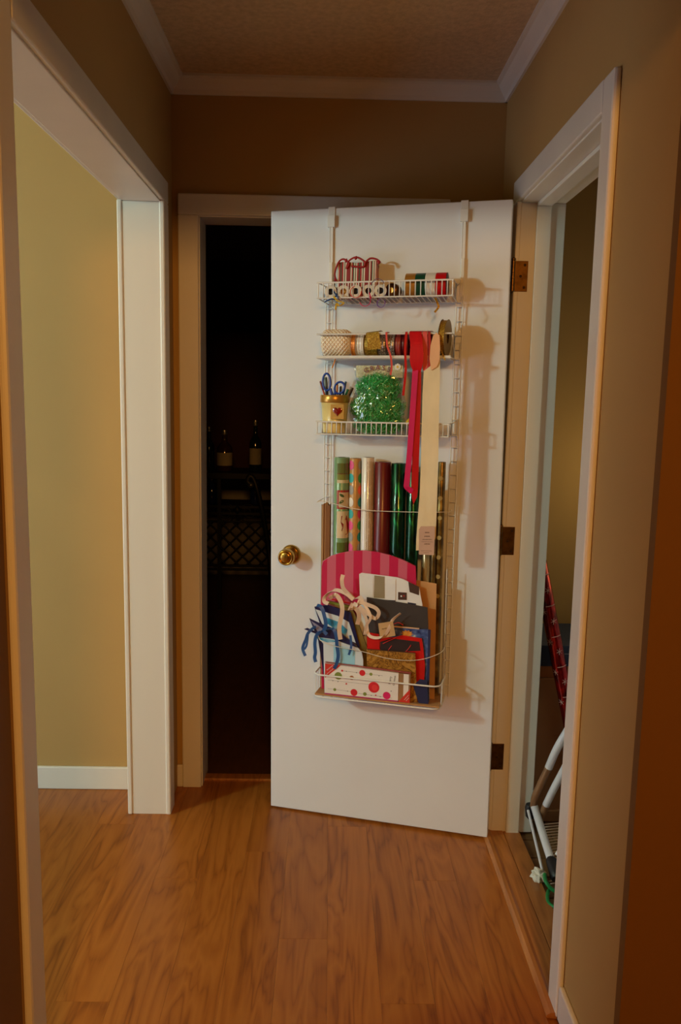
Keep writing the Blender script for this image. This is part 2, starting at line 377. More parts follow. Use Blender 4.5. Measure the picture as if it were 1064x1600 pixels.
# ================================================================ OVER-DOOR RACK
rack = thing('over_door_rack', 'white coated wire rack hooked over the top of the open door', 'rack', (.4, -.015, .47))
for uc in (.201, .612):
    hb = MB()
    hb.box(uc-.011, uc+.011, -.003, 0, 1.945, 2.010).box(uc-.011, uc+.011, -.003, .038, 2.008, 2.0105).box(uc-.011, uc+.011, .0355, .038, 1.97, 2.010)
    hb.box(uc-.012, uc+.012, -.012, -.003, 1.948, 1.984)
    ho = hb.build('door_hook', WIRE, rack, bevel=.001)
    MB().box(uc-.002, uc+.0055, -.0065, -.003, 1.80, 1.955).tube([(uc-.0045, -.006, 1.72), (uc-.0045, -.006, 1.95)], .0018).build('hook_strap', WIRE, ho)
    MB().box(uc-.005, uc+.005, -.010, -.002, 1.73, 1.842).build('strap_sleeve', WIRE, ho, bevel=.001)
def wires(mb, pts, r=.0022, seg=6): return mb.tube(pts, r, seg)
for side, (xa, xb, xc, xd) in enumerate(((.187, .209, .182, .203), (.597, .618, .577, .599))):
    rails = MB()
    for a, b in ((xa, xc), (xb, xd)):
        # rails lean very slightly, as hung
        rails.tube([(a, -.010, 1.735), (b + (0.004 if side == 0 else .012), -.010, .47)], .0022)
    rails.build('ladder_rail', WIRE, rack)
    rg = MB(); v = 1.70
    while v > .49:
        k = (1.735-v)/1.265
        a = xa + (xc+(.004 if side == 0 else .012)-xa)*k; b = xb + (xd+(.004 if side == 0 else .012)-xb)*k
        rg.tube([(a, -.0115, v), (b, -.0115, v)], .0015, 5); v -= .0425
    rg.build('ladder_rungs', WIRE, rack, kind='stuff')
UL, UR, WF = .1945, .599, .122
def basket(vt, vb, spokes=True, tl=0.0):
    fr = MB()
    fr.tube([(UL-.006, -.012, vt+.004), (UL, -.02, vt), (UL, -WF, vt)], .002)
    fr.tube([(UR+.004, -.012, vt+.004), (UR, -.02, vt), (UR, -WF, vt)], .002)
    fr.tube([(UL-.004, -WF, vt), (UR+.002, -WF, vt)], .0026)
    fr.tube([(UL-.004, -WF-.002, vb), (UR+.002, -WF-.002, vb)], .0022)
    fr.tube([(UL-.004, -.014, vb-tl), (UR+.014, -.014, vb-tl)], .0022)
    fr.tube([(UL, -WF, vb), (UL, -.014, vb-tl)], .002); fr.tube([(UR, -WF, vb), (UR, -.014, vb-tl)], .002)
    if spokes: fr.tube([(UL, -WF, vt), (UL, -WF, vb)], .002); fr.tube([(UR, -WF, vt), (UR, -WF, vb)], .002)
    for ue in (UL, UR):   # zig-zag bracket wires at the ends
        fr.tube([(ue, -.03, vb), (ue, -.04, vt), (ue, -.06, vb), (ue, -.075, vt)], .0015, 5)
        fr.tube([(ue-.004, -.013, vb-.012), (ue-.004, -.013, vb+.05), (ue+.014, -.013, vb+.05), (ue+.014, -.013, vb-.012)], .0016, 5)
    b = fr.build('wire_basket', WIRE, rack)
    n = 26; sp = MB()
    for i in range(1, n):
        u = UL + (UR-UL)*i/n
        pts = ([(u, -WF, vt)] if spokes else []) + [(u, -WF, vb+.001), (u, -.014, vb+.001-tl)]
        sp.tube(pts, .0017, 5)
    sp.build('basket_wires', WIRE, b)
    return b
V1, V2, V3 = 1.7195, 1.5435, 1.312
basket(1.7645, V1, True, .006); b2 = basket(1.613, V2, False); basket(1.350, V3)
MB().box(UL-.004, UR, -WF-.0015, -WF+.001, V2-.003, V2+.006).box(UL-.002, UR-.002, -WF+.002, -.016, V2-.004, V2-.0026).build('shelf_lip', WIRE, b2, bevel=.001)
# bottom bin
VB = .472; Wb = .134
def loop(v, r=.026, ul=.1925, ur=.6):
    pts = [(ul, -.012, v)]
    for c, a0_, a1_ in (((ul+r, Wb-r), 180, 90), ((ur-r, Wb-r), 90, 0)):
        for k in range(7):
            a = math.radians(a0_ + (a1_-a0_)*k/6); pts.append((c[0]+r*math.cos(a), -(c[1]+r*math.sin(a)), v))
    return pts + [(ur, -.012, v)]
bn = MB().tube(loop(VB), .0028).tube(loop(.545), .0028)
bn.tube([(.19, -.012, VB), (.6, -.012, VB)], .0022)
for i in range(1, 14):
    u = .1925 + .4075*i/14; bn.tube([(u, -.012, VB-.001), (u, -Wb, VB-.001)], .0016, 5)
for ue in (.1925, .6):
    for w in (.03, .055, .08, .105): bn.tube([(ue, -w, VB), (ue, -w, .545)], .0014, 5)
bn_o = bn.build('bottom_bin', WIRE, rack)
sd = MB()   # tall side net at the right of the bin and the light net at the left
for v in (.60, .66, .715, .765, .815, .865): sd.tube([(.601, -.015, v), (.599, -.052, v)], .0013, 5)
for w in (.015, .052): sd.tube([(.600, -w, .545), (.599, -w, .90)], .0014, 5)
for v in (.60, .66, .72, .78, .84): sd.tube([(.192, -.015, v), (.192, -.05, v)], .0013, 5)
sd.tube([(.192, -.05, .545), (.192, -.05, .90)], .0014, 5)
sd.build('side_net', WIRE, bn_o, kind='stuff')
ELAS = mat('cream_elastic', (225, 215, 195), .6)
MB().tube(smooth_path([(.188, -.012, 1.10), (.184, -.080, 1.094), P((0.2070, 1.0980), .075), P((0.3198, 1.0775), .082), P((0.4822, 1.0772), .082), (.597, -.075, 1.082), (.604, -.02, 1.082)]), .0012, 5).build('elastic_cord', ELAS, rack)
MB().tube(smooth_path([(.193, -.012, .72), P((0.2117, 0.6586), .128), P((0.3518, 0.6357), .134), P((0.4461, 0.6198), .134), P((0.5317, 0.6248), .13), (.597, -.122, .652), (.601, -.03, .655)]), .0011, 5).build('elastic_cord', ELAS, rack)
# cardboard liner in the bin (lies in the rack, can be lifted out)
tag(MB().box(.196, .597, -Wb+.006, -.016, VB+.003, VB+.0085).build('cardboard_liner', KRAFT, at=(.4, -.07, VB)), 'brown cardboard sheet lining the floor of the bottom bin', 'cardboard')
FL = VB + .0087

# ================================================================ THINGS ON THE RACK
def tape(mb, pts, width, wd=(1, 0, 0), th=.0007, n=6, m=0): return mb.strip(smooth_path(pts, n), wd, width, th, m)
RED = mat('red_satin', (190, 10, 16), .5, var=.06, spec=.25); DKRED = mat('dark_red_satin', (104, 12, 18), .4)
MAGENTA = mat('magenta_ribbon', (200, 14, 80), .55, spec=.25); PINK = mat('pink_ribbon', (216, 84, 78), .55, spec=.3)
GOLD = mat('gold_ribbon', (196, 140, 56), .35, .5); GREEN = mat('green_ribbon', (8, 70, 48), .35)
NAVY = mat('navy_ribbon', (28, 56, 110), .4); YEL = mat('yellow_ribbon', (222, 190, 60), .4); PURP = mat('purple_ribbon', (104, 30, 150), .3, coat=.3)
SILVW = mat('white_ribbon', (220, 216, 208), .35); SPOOLW = mat('white_spool_card', (218, 208, 190), .6)
HOLE = mat('spool_hole_shade', (30, 20, 24), .7); ORANGE = mat('orange_red_ribbon', (220, 66, 30), .4); COPPER = mat('copper_ribbon', (206, 124, 42), .35, .3)
CREAM = mat('cream_ribbon', (228, 208, 168), .65, var=.06, vs=30, bump=.25, bs=50, stretch=(1, 1, .4)); PEACH = mat('peach_ribbon', (226, 172, 128), .6)
GLIT = noisecol('silver_glitter', [(.35, (90, 80, 74)), (.5, (160, 150, 140)), (.62, (240, 236, 226))], 420, .25, .6, .5, 2)
GOLDM = noisecol('gold_mesh', [(.3, (128, 92, 24)), (.55, (178, 138, 44)), (.75, (226, 196, 90))], 260, .4, .5, .4, 3)

# ---- top basket: striped gift bag
FB = V1 + .0031
STR = stripes('candy_striped_paper', 0, .058, [(0, (150, 16, 22)), (.10, (222, 214, 194)), (.15, (84, 64, 36)), (.2, (222, 214, 194)), (.27, (140, 14, 20)), (.45, (110, 12, 18)), (.5, (222, 214, 194)), (.56, (150, 16, 22)), (.63, (16, 84, 54)), (.68, (222, 214, 194)), (.74, (96, 66, 44)), (.79, (222, 214, 194)), (.85, (156, 18, 24)), (.94, (14, 80, 52))], .5, .2)
gb = thing('gift_bag', 'small red, white and green striped gift bag with red cord handles in the top basket', 'gift bag', (.305, -.05, FB))
u0_, u1_ = 0.2344, 0.3570; vt = 1.8340
mb = MB()
def bagshape(mb, u0, u1, w0, w1, v0, v1, pinch=.35, nu=10, nv=6):
    wc = (w0+w1)/2; hw = (w1-w0)/2
    def side(sg):
        def fn(a, b):
            u = u0 + (u1-u0)*a; k = hw*(1-pinch*b)
            return Vector((u, -(wc + sg*(k + .0012*noise.noise((u*60, sg, b*5)))), v0 + (v1-v0)*b + (.002*math.sin(a*9) if b > .99 else 0)))
        return fn
    mb.grid(side(1), nu, nv); mb.grid(side(-1), nu, nv)
    for a in (0, 1):
        mb.grid(lambda x, y, a=a: Vector((u0+(u1-u0)*a, -(wc + (2*x-1)*(hw*(1-pinch*y)) - 0), v0+(v1-v0)*y)) + Vector(((.006 if a == 0 else -.006)*(1-abs(2*x-1)), 0, 0)), 2, nv, smooth=False)
    mb.add([(u0, -w0, v0), (u1, -w0, v0), (u1, -w1, v0), (u0, -w1, v0)], [(0, 1, 2, 3)])
    return mb
bagshape(mb, u0_, u1_, .016, .055, FB, vt)
mb.build('bag_body', STR, gb)
REDCORD = mat('red_cord', (150, 12, 16), .6)
mb = MB()
for pts in ([(0.2349, 1.7751), (0.2265, 1.8001), (0.2382, 1.8340), (0.2543, 1.8430), (0.2707, 1.8293), (0.2628, 1.8143)],
            [(0.2628, 1.8143), (0.2706, 1.8368), (0.2925, 1.8475), (0.3127, 1.8393), (0.3209, 1.8297), (0.3150, 1.8185), (0.2789, 1.8215)],
            [(0.3209, 1.8297), (0.3366, 1.8424), (0.3565, 1.8399), (0.3685, 1.8301), (0.3586, 1.8342)]):
    mb.tube(smooth_path([P(q, .053) for q in pts], 6), .003, 6)
mb.build('cord_handle', REDCORD, gb)
mb = MB()
for q in ((0.2287, 1.7829), (0.3646, 1.8303), (0.2625, 1.8390), (0.2926, 1.8456)): mb.lathe([(.001, -.006), (.0042, -.003), (.0048, .001), (.001, .006)], P(q, .053), (.3, 0, 1), 10)
mb.build('cord_knots', REDCORD, gb, kind='stuff')
mb = MB()
for x, y in ((560, 425), (572, 432), (582, 428)): mb.add([P((0.2932, 1.8059), .088), P((0.3132, 1.8110), .088), P((0.3257, 1.7805), .088), P((0.3017, 1.7735), .088)], [(0, 1, 2, 3)])

# five curling-ribbon spools seen end on
def curl(mb, c, r0, r1, w0, w1, a0, a1, width, n=22):
    pts = []
    for i in range(n+1):
        t = i/n; a = math.radians(a0 + (a1-a0)*t); r = r0+(r1-r0)*t
        pts.append(P((c[0]+r*math.cos(a), c[1]+r*math.sin(a)), w0+(w1-w0)*t))
    return mb.strip(pts, (0, 1, .15), width*1.5, .0015)
SPR = .0188
spool_d = [(516, 'navy and yellow', NAVY), (536, 'amber', GOLD), (555, 'orange red', ORANGE), (575, 'magenta', MAGENTA), (594, 'purple', PURP)]
labs = ['white ribbon spool at far left of the top basket, blue and yellow curls hanging out', 'white ribbon spool with amber core, second from left in the top basket',
        'white ribbon spool with orange-red curl, middle of five in the top basket', 'white ribbon spool with magenta curl in the top basket', 'white ribbon spool with purple curl, next to the gold ring']
for i, (px, nm, rm) in enumerate(spool_d):
    uc = [0.2258, 0.2659, 0.3036, 0.3431, 0.3802][i]
    c = (uc, FB + SPR)
    sp = thing('ribbon_spool', labs[i], 'ribbon spool', (uc, -.08, FB), 'curling ribbon spools in the top basket')
    for w0, w1 in ((.095, .0965), (.058, .0595)):
        MB().lathe([(.0095, -w0), (SPR, -w0), (SPR, -w1), (.0095, -w1), (.0095, -w0)], (c[0], 0, c[1]), (0, 1, 0), 24, smooth=False, caps=False).build('spool_flange', SPOOLW, sp)
    MB().lathe([(.0095, -.0945), (.0172, -.0945), (.0172, -.060), (.0095, -.060)], (c[0], 0, c[1]), (0, 1, 0), 24, smooth=False, caps=False).build('wound_ribbon', rm, sp)
    MB().lathe([(.0092, -.094), (.0088, -.09), (.0002, -.088)], (c[0], 0, c[1]), (0, 1, 0), 16, caps=False).build('spool_core', GOLD if i == 1 else HOLE, sp)  # dark cone shuts the hole, its shade painted in; amber on the second
    if i == 0:
        tape(MB(), [P((0.2310, 1.7484), .097), P((0.2413, 1.7387), .112), P((0.2537, 1.7253), .128), P((0.2603, 1.7174), .13)], .0045, (1, 0, .6)).build('blue_curl', NAVY, sp, label='navy blue ribbon end')
        tape(MB(), [P((0.2167, 1.7070), .13), P((0.2289, 1.7123), .131), P((0.2408, 1.7158), .131), P((0.2499, 1.7123), .128)], .0045, (0, .4, 1)).build('blue_curl', NAVY, sp, label='navy blue ribbon end')
        tape(MB(), [P((0.2433, 1.7238), .126), P((0.2564, 1.7101), .13), P((0.2768, 1.7039), .132), P((0.2634, 1.6947), .133), P((0.2548, 1.7025), .131), P((0.2508, 1.6840), .13)], .005, (1, .5, .2)).build('yellow_curl', YEL, sp, label='yellow ribbon end')
    if i == 2:
        mb = MB(); curl(mb, (0.3126, 1.7352), .017, .017, .126, .131, 100, 365, .003); mb.build('ribbon_curl', ORANGE, sp)
    if i == 3:
        mb = MB(); curl(mb, (0.3428, 1.7103), .018, .016, .129, .134, 200, 400, .003); mb.strip([P((0.3431, 1.7456), .1), P((0.3532, 1.7309), .126), P((0.3604, 1.7154), .131)], (1, 0, 0), .003); mb.build('ribbon_curl', MAGENTA, sp)
    if i == 4:
        mb = MB(); curl(mb, (0.3822, 1.7502), .022, .018, .1335, .136, 175, 20, .003); mb.build('ribbon_curl', mat('dusky_purple_ribbon', (92, 60, 92), .4), sp)
        mb = MB(); curl(mb, (0.3914, 1.7003), .012, .0125, .1335, .136, 95, 400, .0035); mb.build('ribbon_curl', PURP, sp)
# gold ring spool
uc = 0.4310; t = thing('ribbon_spool', 'dark gold ribbon spool in the top basket, right of the purple curl', 'ribbon spool', (uc, -.07, FB))
R = .021
mb = MB().lathe([(.008, -.086), (R, -.084), (R, -.055), (.008, -.053), (.008, -.086)], (uc, 0, FB+R), (0.25, 1, 0), 28, caps=False); mb.build('wound_ribbon', mat('dark_gold_ribbon', (104, 66, 24), .3, .7), t)
MB().lathe([(.0079, -.0855), (.0079, -.0535)], (uc, 0, FB+R), (0.25, 1, 0), 16).build('spool_core', GOLD, t)
# four-band ribbon spool lying across the basket
us = [0.4536, 0.4844, 0.5141, 0.5445, 0.5757, 0.5851]
R = (1.7938 - FB)/2*.98; cc = FB + R + .0003; wc = .030 + R + .004
t = thing('ribbon_spool', 'large ribbon spool banded gold, green, white and red in the top basket', 'ribbon spool', (us[2], -wc, FB))
for a, b, m_, nm in ((0, 1, GOLD, 'gold ribbon band'), (1, 2, GREEN, 'green ribbon band'), (2, 3, SILVW, 'white ribbon band'), (3, 4, RED, 'red ribbon band')):
    w_ = us[b]-us[a]
    MB().lathe([(R*.3, 0), (R*.985, 0), (R, .0015), (R, w_-.0015), (R*.985, w_-.0003), (R*.3, w_-.0003)], (us[a], -wc, cc), (1, 0, 0), 36, smooth=False, caps=False).build('ribbon_band', m_, t, label=nm)
MB().lathe([(R*1.0, 0), (R*1.0, .0012), (R*.35, .002)], (us[4], -wc, cc), (1, 0, 0), 36, smooth=False).build('spool_flange', mat('dark_navy_card', (24, 26, 44), .5), t)
tape(MB(), [P((0.5489, 1.7147), .122), P((0.5574, 1.6960), .126), P((0.5596, 1.6869), .126), P((0.5489, 1.6725), .127)], .006, (1, .3, 0)).build('ribbon_tail', GOLDM, t, label='gold ribbon end hanging below the basket')

# ---- second shelf: spools on a rod
F2 = V2 + .004
def reel(label, xs, r, mw, w=.066, name='ribbon_spool', flange=None, group='ribbon spools on the second shelf', wob=0.0):
    ua, ub = xs; c = (F2 + r)
    t = thing(name, label, 'ribbon spool', ((ua+ub)/2, -w, F2), group)
    L_ = ub-ua
    MB().lathe([(r*.3, .0012), (r*.93, .0012), (r*.96, L_*.3), (r*.93, L_*.5), (r*.96, L_*.7), (r*.93, L_-.0012), (r*.3, L_-.0012)], (ua, -w, c), (1, 0, 0), 32, smooth=False, caps=False).build('wound_ribbon', mw, t)
    if flange:
        for q in (0, L_-.0011): MB().lathe([(r*.3, q), (r, q), (r, q+.001), (r*.3, q+.001), (r*.3, q)], (ua, -w, c), (1, 0, 0), 32, smooth=False, caps=False).build('spool_flange', flange, t)
    return t
# cream string ball
ua, ub = 0.1986, 0.2875; R = (1.6332-F2)/2; wS = .026 + R; cS = F2 + R
t = thing('string_ball', 'big cream cotton string ball at the left end of the second shelf', 'string', ((ua+ub)/2, -wS, F2))
COT = mat('cream_cotton_string', (240, 228, 208), .85, var=.06, vs=60, bump=.3, bs=500)
COTD = mat('shaded_cotton_core', (232, 218, 196), .9)
L_ = ub-ua
def ballr(k): return R*(.965 if k < .7 else .965 - .28*((k-.7)/.3)**2.2) - (.12*R*((.12-k)/.12)**2 if k < .12 else 0) - .0016
MB().lathe([(.004, 0)] + [(ballr(k/16), L_*k/16) for k in range(17)] + [(.004, L_)], (ua, -wS, cS), (1, 0, 0), 36, caps=False).build('ball_core', COTD, t)
pts = []; NT = 1400
for i in range(NT):
    s_ = i/NT; k = abs(((s_*44) % 2) - 1); a = s_*2*math.pi*17.37
    r = ballr(k) + .0008; pts.append((ua + L_*(.01+.98*k), -wS + r*math.cos(a), cS + r*math.sin(a)))
MB().tube(pts, .0013, 5).build('wound_string', COT, t)
tape(MB(), [P((0.2509, 1.5392), .124), P((0.2481, 1.5275), .128), P((0.2422, 1.5123), .128)], .0035, (1, 0, .3)).build('string_tail', COPPER, t, label='short copper ribbon end')
Rs = (1.6206-F2)/2
x_ = lambda a, b: (a, b)
reel('narrow copper-orange ribbon spool beside the cream string ball', (0.2907, 0.3059), Rs, COPPER, flange=mat('pale_peach_card', (214, 178, 140), .5))
reel('narrow white ribbon spool between the copper spool and the gold mesh', (0.3079, 0.3311), Rs, SILVW, flange=SPOOLW)
t = reel('gold mesh ribbon spool with a loose flap folded over the rod', (0.3331, 0.3732), Rs, GOLDM)
mb = MB(); ctr = 0.3654
tape(mb, [(ctr-.001, -.07, F2+2*Rs+.0012), (ctr, -.098, F2+2*Rs+.0015), (ctr, -.122, 1.6182), (ctr, -.1275, 1.611), P((0.3693, 1.5915), .129), P((0.3717, 1.5672), .127)], [.04, .044, .046, .042, .012][0], (1, 0, .12)).build('ribbon_flap', GOLDM, t)
t = reel('silver glitter ribbon spool with a pink end hanging in front, left of two', (0.3762, 0.4000), Rs, GLIT, flange=GLIT)
reel('silver glitter ribbon spool, right one of the two', (0.4020, 0.4257), Rs, GLIT, flange=GLIT)
uq = 0.4075
tape(MB(), [P((0.4100, 1.6172), .085), (uq, -.122, 1.6178), (uq, -.1275, 1.611), P((0.4112, 1.5780), .13), P((0.4214, 1.5500), .13), P((0.4260, 1.5182), .13), P((0.4227, 1.4920), .13)], .0055, (1, .2, .1)).build('ribbon_tail', PINK, t, label='pink ribbon end')
reel('dark pinkish-red ribbon spool right of the glitter spools', (0.4277, 0.4454), Rs, mat('dusky_red_satin', (160, 62, 54), .4), flange=DKRED)
t = reel('narrow deep red ribbon spool with a thin red end hanging below the shelf', (0.4474, 0.4670), Rs, DKRED, flange=DKRED)
uq = 0.4671
tape(MB(), [(0.4608, -.075, F2+2*Rs+.001), (uq, -.122, 1.6178), (uq, -.1275, 1.611), P((0.4652, 1.5685), .13), P((0.4687, 1.5127), .131), P((0.4674, 1.4847), .131), P((0.4629, 1.4321), .131)], .007, (1, .1, 0)).build('ribbon_tail', RED, t, label='thin bright red ribbon end')
# big draped spools
def draped(label, xa, xb, m_, yb, group='wide ribbons draped over the front rod', th=.0011, taper=None, rr=None):
    t = thing('ribbon_spool', label, 'ribbon spool', ((xa+xb)/2, -.066, F2), group)
    L_ = xb-xa; r = rr or Rs*1.02
    MB().lathe([(r*.3, .0006), (r*.97, .0006), (r*.97, L_-.0006), (r*.3, L_-.0006)], (xa, -.066, F2+r), (1, 0, 0), 32, smooth=False, caps=False).build('wound_ribbon', m_, t)
    return t
xa, xb = 0.4759, 0.5134; top = F2 + 2*Rs
SILK = mat('red_satin_drape', (196, 8, 18), .5, spec=.25, var=.1, vs=40, stretch=(3, 1, .3))
tR = draped('wide red ribbon spool whose red and magenta ends hang far down the front', xa, xb, SILK, 0)
uu = (xa+xb)/2
mb = MB(); mb.strip(smooth_path([(uu, -.066, top+.002), (uu, -.10, top+.001), (uu, -.122, 1.6182), (uu, -.1285, 1.611), P((0.5003, 1.5772), .139), P((0.5016, 1.5402), .141), P((0.5025, 1.5145), .137), P((0.5041, 1.5016), .133)], 5), (1, 0, 0), [.0365]*21 + [.038, .039, .040, .040, .040, .040, .038, .036, .034, .031, .028, .026, .024, .022, .020], .0012); mb.build('ribbon_drape', SILK, tR)
tape(MB(), [P((0.5041, 1.5072), .132), P((0.5056, 1.4476), .132), P((0.5050, 1.3535), .131), P((0.5049, 1.2775), .13), P((0.5039, 1.1910), .128), P((0.5031, 1.1426), .128)], .0205, (1, .1, 0)).build('ribbon_tail', RED, tR, label='red ribbon tail with a pointed end')
MB().prism([(0.4931, 1.1538), (0.5135, 1.1546), (0.5122, 1.1313), (0.5011, 1.1075), (0.4957, 1.1267)], .1272, .1282).build('ribbon_tip', RED, tR)
tape(MB(), [P((0.4978, 1.5071), .1345), P((0.4955, 1.4474), .1345), P((0.4910, 1.3533), .1335), P((0.4862, 1.2579), .132), P((0.4802, 1.1767), .131), P((0.4796, 1.1612), .131), P((0.4885, 1.1518), .1295), P((0.4983, 1.1463), .1295)], .0175, (1, -.1, 0)).build('ribbon_tail', MAGENTA, tR, label='magenta ribbon tail folded at its end')
xa, xb = 0.5143, 0.5296
def front_flap(t, xa, xb, m_, pts, lab=None, wo=0.0, nm='ribbon_drape'):
    uu = (xa+xb)/2
    return MB().strip(smooth_path([(uu, -.066, top+.002), (uu, -.10, top+.001), (uu, -.122, 1.6178), (uu, -.1275, 1.611)] + [P(q, w) for q, w in pts[1:]], 5), (1, 0, 0), xb-xa-.001, .0011).build(nm, m_, t, label=lab)
tP = draped('pink ribbon spool with a short flat flap, between wide red and crimson', xa, xb, PINK, 0)
front_flap(tP, xa, xb, PINK, [((0.5240, 1.6127), .128), ((0.5247, 1.5684), .1285), ((0.5265, 1.5055), .1285)])
xa, xb = 0.5306, 0.5391
tC = draped('narrow crimson ribbon spool, its flap between pink and peach', xa, xb, DKRED, 0)
front_flap(tC, xa, xb, mat('crimson_ribbon', (168, 12, 24), .4), [((0.5391, 1.6126), .128), ((0.5380, 1.5683), .1285), ((0.5378, 1.5055), .1285)])
xa, xb = 0.5401, 0.5629
tW = draped('wide cream ribbon spool, its long end hanging to the wrapping rolls with a tag', xa, xb, CREAM, 0)
MB().prism([(0.5447, 1.5055), (0.5390, 1.5406), (0.5408, 1.5774), (0.5476, 1.6048), (0.5567, 1.6139), (0.5662, 1.6065), (0.5692, 1.5681), (0.5683, 1.5350), (0.5613, 1.5166)], .1335, .135).build('ribbon_drape', PEACH, tW, label='peach inner fold of the ribbon')
mb = MB()
cl, cr = [(659,578),(658,620),(657,660),(656,700),(655,740),(654,780),(652,815),(650,859)], None
edgeL = [(0.5223, 1.5035), (0.5205, 1.4290), (0.5206, 1.3539), (0.5207, 1.2781), (0.5208, 1.2016), (0.5197, 1.1341), (0.5170, 1.0854), (0.5132, 1.0070), (0.5132, 0.9676)]
edgeR = [(0.5695, 1.5408), (0.5709, 1.4296), (0.5712, 1.3547), (0.5725, 1.2792), (0.5728, 1.2029), (0.5728, 1.1357), (0.5723, 1.0873), (0.5717, 1.0094), (0.5553, 0.9691)]
def cream(a, b):
    k = b*(len(edgeL)-1); i = min(int(k), len(edgeL)-2); f = k-i
    l = (edgeL[i][0]+(edgeL[i+1][0]-edgeL[i][0])*f, edgeL[i][1]+(edgeL[i+1][1]-edgeL[i][1])*f); r = (edgeR[i][0]+(edgeR[i+1][0]-edgeR[i][0])*f, edgeR[i][1]+(edgeR[i+1][1]-edgeR[i][1])*f)
    w = .1315 + .0014*noise.noise((a*1.5, b*9, 1)) + .003*max(0, b-.5)*noise.noise((a*3+b*9, b*14 - a*4, 7))
    return Vector((l[0]+(r[0]-l[0])*a, -w, l[1]+(r[1]-l[1])*a))
mb.grid(cream, 10, 60); g2 = MB().grid(lambda a, b: cream(a, b) + Vector((0, .0008, 0)), 10, 60); mb.add(g2.v, [f[::-1] for f in g2.f], 0, True)
mb.build('ribbon_tail', CREAM, tW)
TAGC = mat('dusty_pink_card', (196, 158, 136), .7); INK = mat('brown_print', (78, 56, 50), .7)
tg = MB().prism([(0.5233, 0.9563), (0.5212, 1.0328), (0.5268, 1.0429), (0.5675, 1.0450), (0.5696, 1.0374), (0.5690, 0.9571)], .1352, .1362).build('ribbon_tag', TAGC, tW)
for nm, y in (('crown mark', 832), ('line', 0)): pass
scribble('tag_print', [((0.5398, 1.0248), (0.5533, 1.0256)), ((0.5382, 1.0130), (0.5556, 1.0140)), ((0.5326, 1.0029), (0.5616, 1.0046)), ((0.5388, 0.9896), (0.5562, 0.9906))], .1364, .0022, .0004, INK, tW)
mb = MB()
for y0, hw in ((845.5, 9), (859.5, 9), (861.5, 5)):
    pass
for (p, q) in (((0.5300, 0.9961), (0.5650, 0.9971)), ((0.5288, 0.9684), (0.5619, 0.9694)), ((0.5368, 0.9630), (0.5543, 0.9635))): mb.tube([P(p, .1364), P(q, .1364)], .0004, 4)
mb.build('tag_lines', INK, tW, kind='stuff')
# gold reel standing at the right end
ua = 0.5761; r = (1.6497 - 1.5396)/2; cv = F2 + r
t = thing('ribbon_spool', 'gold reel standing on edge at the right end of the second shelf', 'ribbon spool', (ua, -.07, cv-r))
axd = (1, -.08, -.04); oo = Vector((ua-.0115, -.075, cv))
MB().lathe([(r*.35, .001), (r*.95, .001), (r*.95, .018), (r*.35, .018)], oo, axd, 36, smooth=False, caps=False).build('wound_ribbon', GOLDM, t)
for q in (0, .018): MB().lathe([(r*.28, q), (r, q), (r, q+.001), (r*.28, q+.001), (r*.28, q)], oo, axd, 36, smooth=False, caps=False).build('spool_flange', mat('olive_gold_card', (130, 106, 60), .4, .3), t)
tape(MB(), [P((0.5683, 1.5693), .12), P((0.5778, 1.5484), .125), P((0.5838, 1.5355), .127)], .004, (1, 0, .4)).build('ribbon_tail', GOLDM, t)
# rod carrying the spools belongs to the rack
MB().tube([(0.2907, -.066, F2+Rs), (us[4], -.066, F2+Rs)], .0042, 10).build('spool_rod', WIRE, rack)

# ---- third basket: pot of pens, bag of shredded grass
F3 = V3 + .0031; wP = .070
u0_, u1_ = 0.1888, 0.2808; uc = (u0_+u1_)/2 + .0015; RP = (u1_-u0_)/2; vr1 = 1.4319; vr0 = 1.4085
pot = thing('flower_pot', 'yellow flower pot with gold rim and red heart plaque holding scissors and pens', 'pot', (uc, -wP, F3))
rb = RP*.76; rn = RP*.93
POTY = mat('yellow_glazed_clay', (230, 206, 134), .35, var=.05, coat=.2); POTG = mat('gold_painted_rim', (190, 142, 62), .3, .55)
MB().lathe([(.004, .004), (rb, 0), (rb+.001, .002), (rn, vr0-F3+.001), (rn-.004, vr0-F3+.001), (rb-.004, .006), (.004, .006)], (uc, -wP, F3), (0, 0, 1), 40, caps=False).build('pot_body', POTY, pot)
MB().lathe([(rn-.001, vr0-F3), (RP-.001, vr0-F3), (RP, vr0-F3+.002), (RP, vr1-F3-.002), (RP-.0015, vr1-F3), (RP-.005, vr1-F3), (rn-.004, vr0-F3)], (uc, -wP, F3), (0, 0, 1), 40, caps=False).build('pot_rim', POTG, pot)
wq = wP + RP*.90
pq = MB().prism([(0.2339, 1.4026), (0.2766, 1.4031), (0.2772, 1.3584), (0.2344, 1.3576)], wq-.004, wq+.0015).build('heart_plaque', mat('gold_plaque', (196, 148, 70), .4, .4), pot, bevel=.0006)
hc = (0.2562, 1.3815); hs = .027
hpts = []
for i in range(28):
    a = 2*math.pi*i/28; hpts.append((hc[0] + hs*.055*16*math.sin(a)**3*.62, hc[1] + hs*.055*.62*(13*math.cos(a)-5*math.cos(2*a)-2*math.cos(3*a)-math.cos(4*a)) + .001))
mb = MB().prism(hpts, wq+.0012, wq+.0035); n0 = len(hpts)
mb.add([P(q, wq+.0035) for q in hpts] + [P((hc[0]+(q[0]-hc[0])*.6, hc[1]+(q[1]-hc[1])*.6), wq+.0055) for q in hpts], [(i, (i+1) % n0, (i+1) % n0 + n0, i+n0) for i in range(n0)] + [tuple(range(n0, 2*n0))], 0, True)
mb.build('heart', mat('red_enamel', (126, 14, 14), .15, coat=.6), pq)
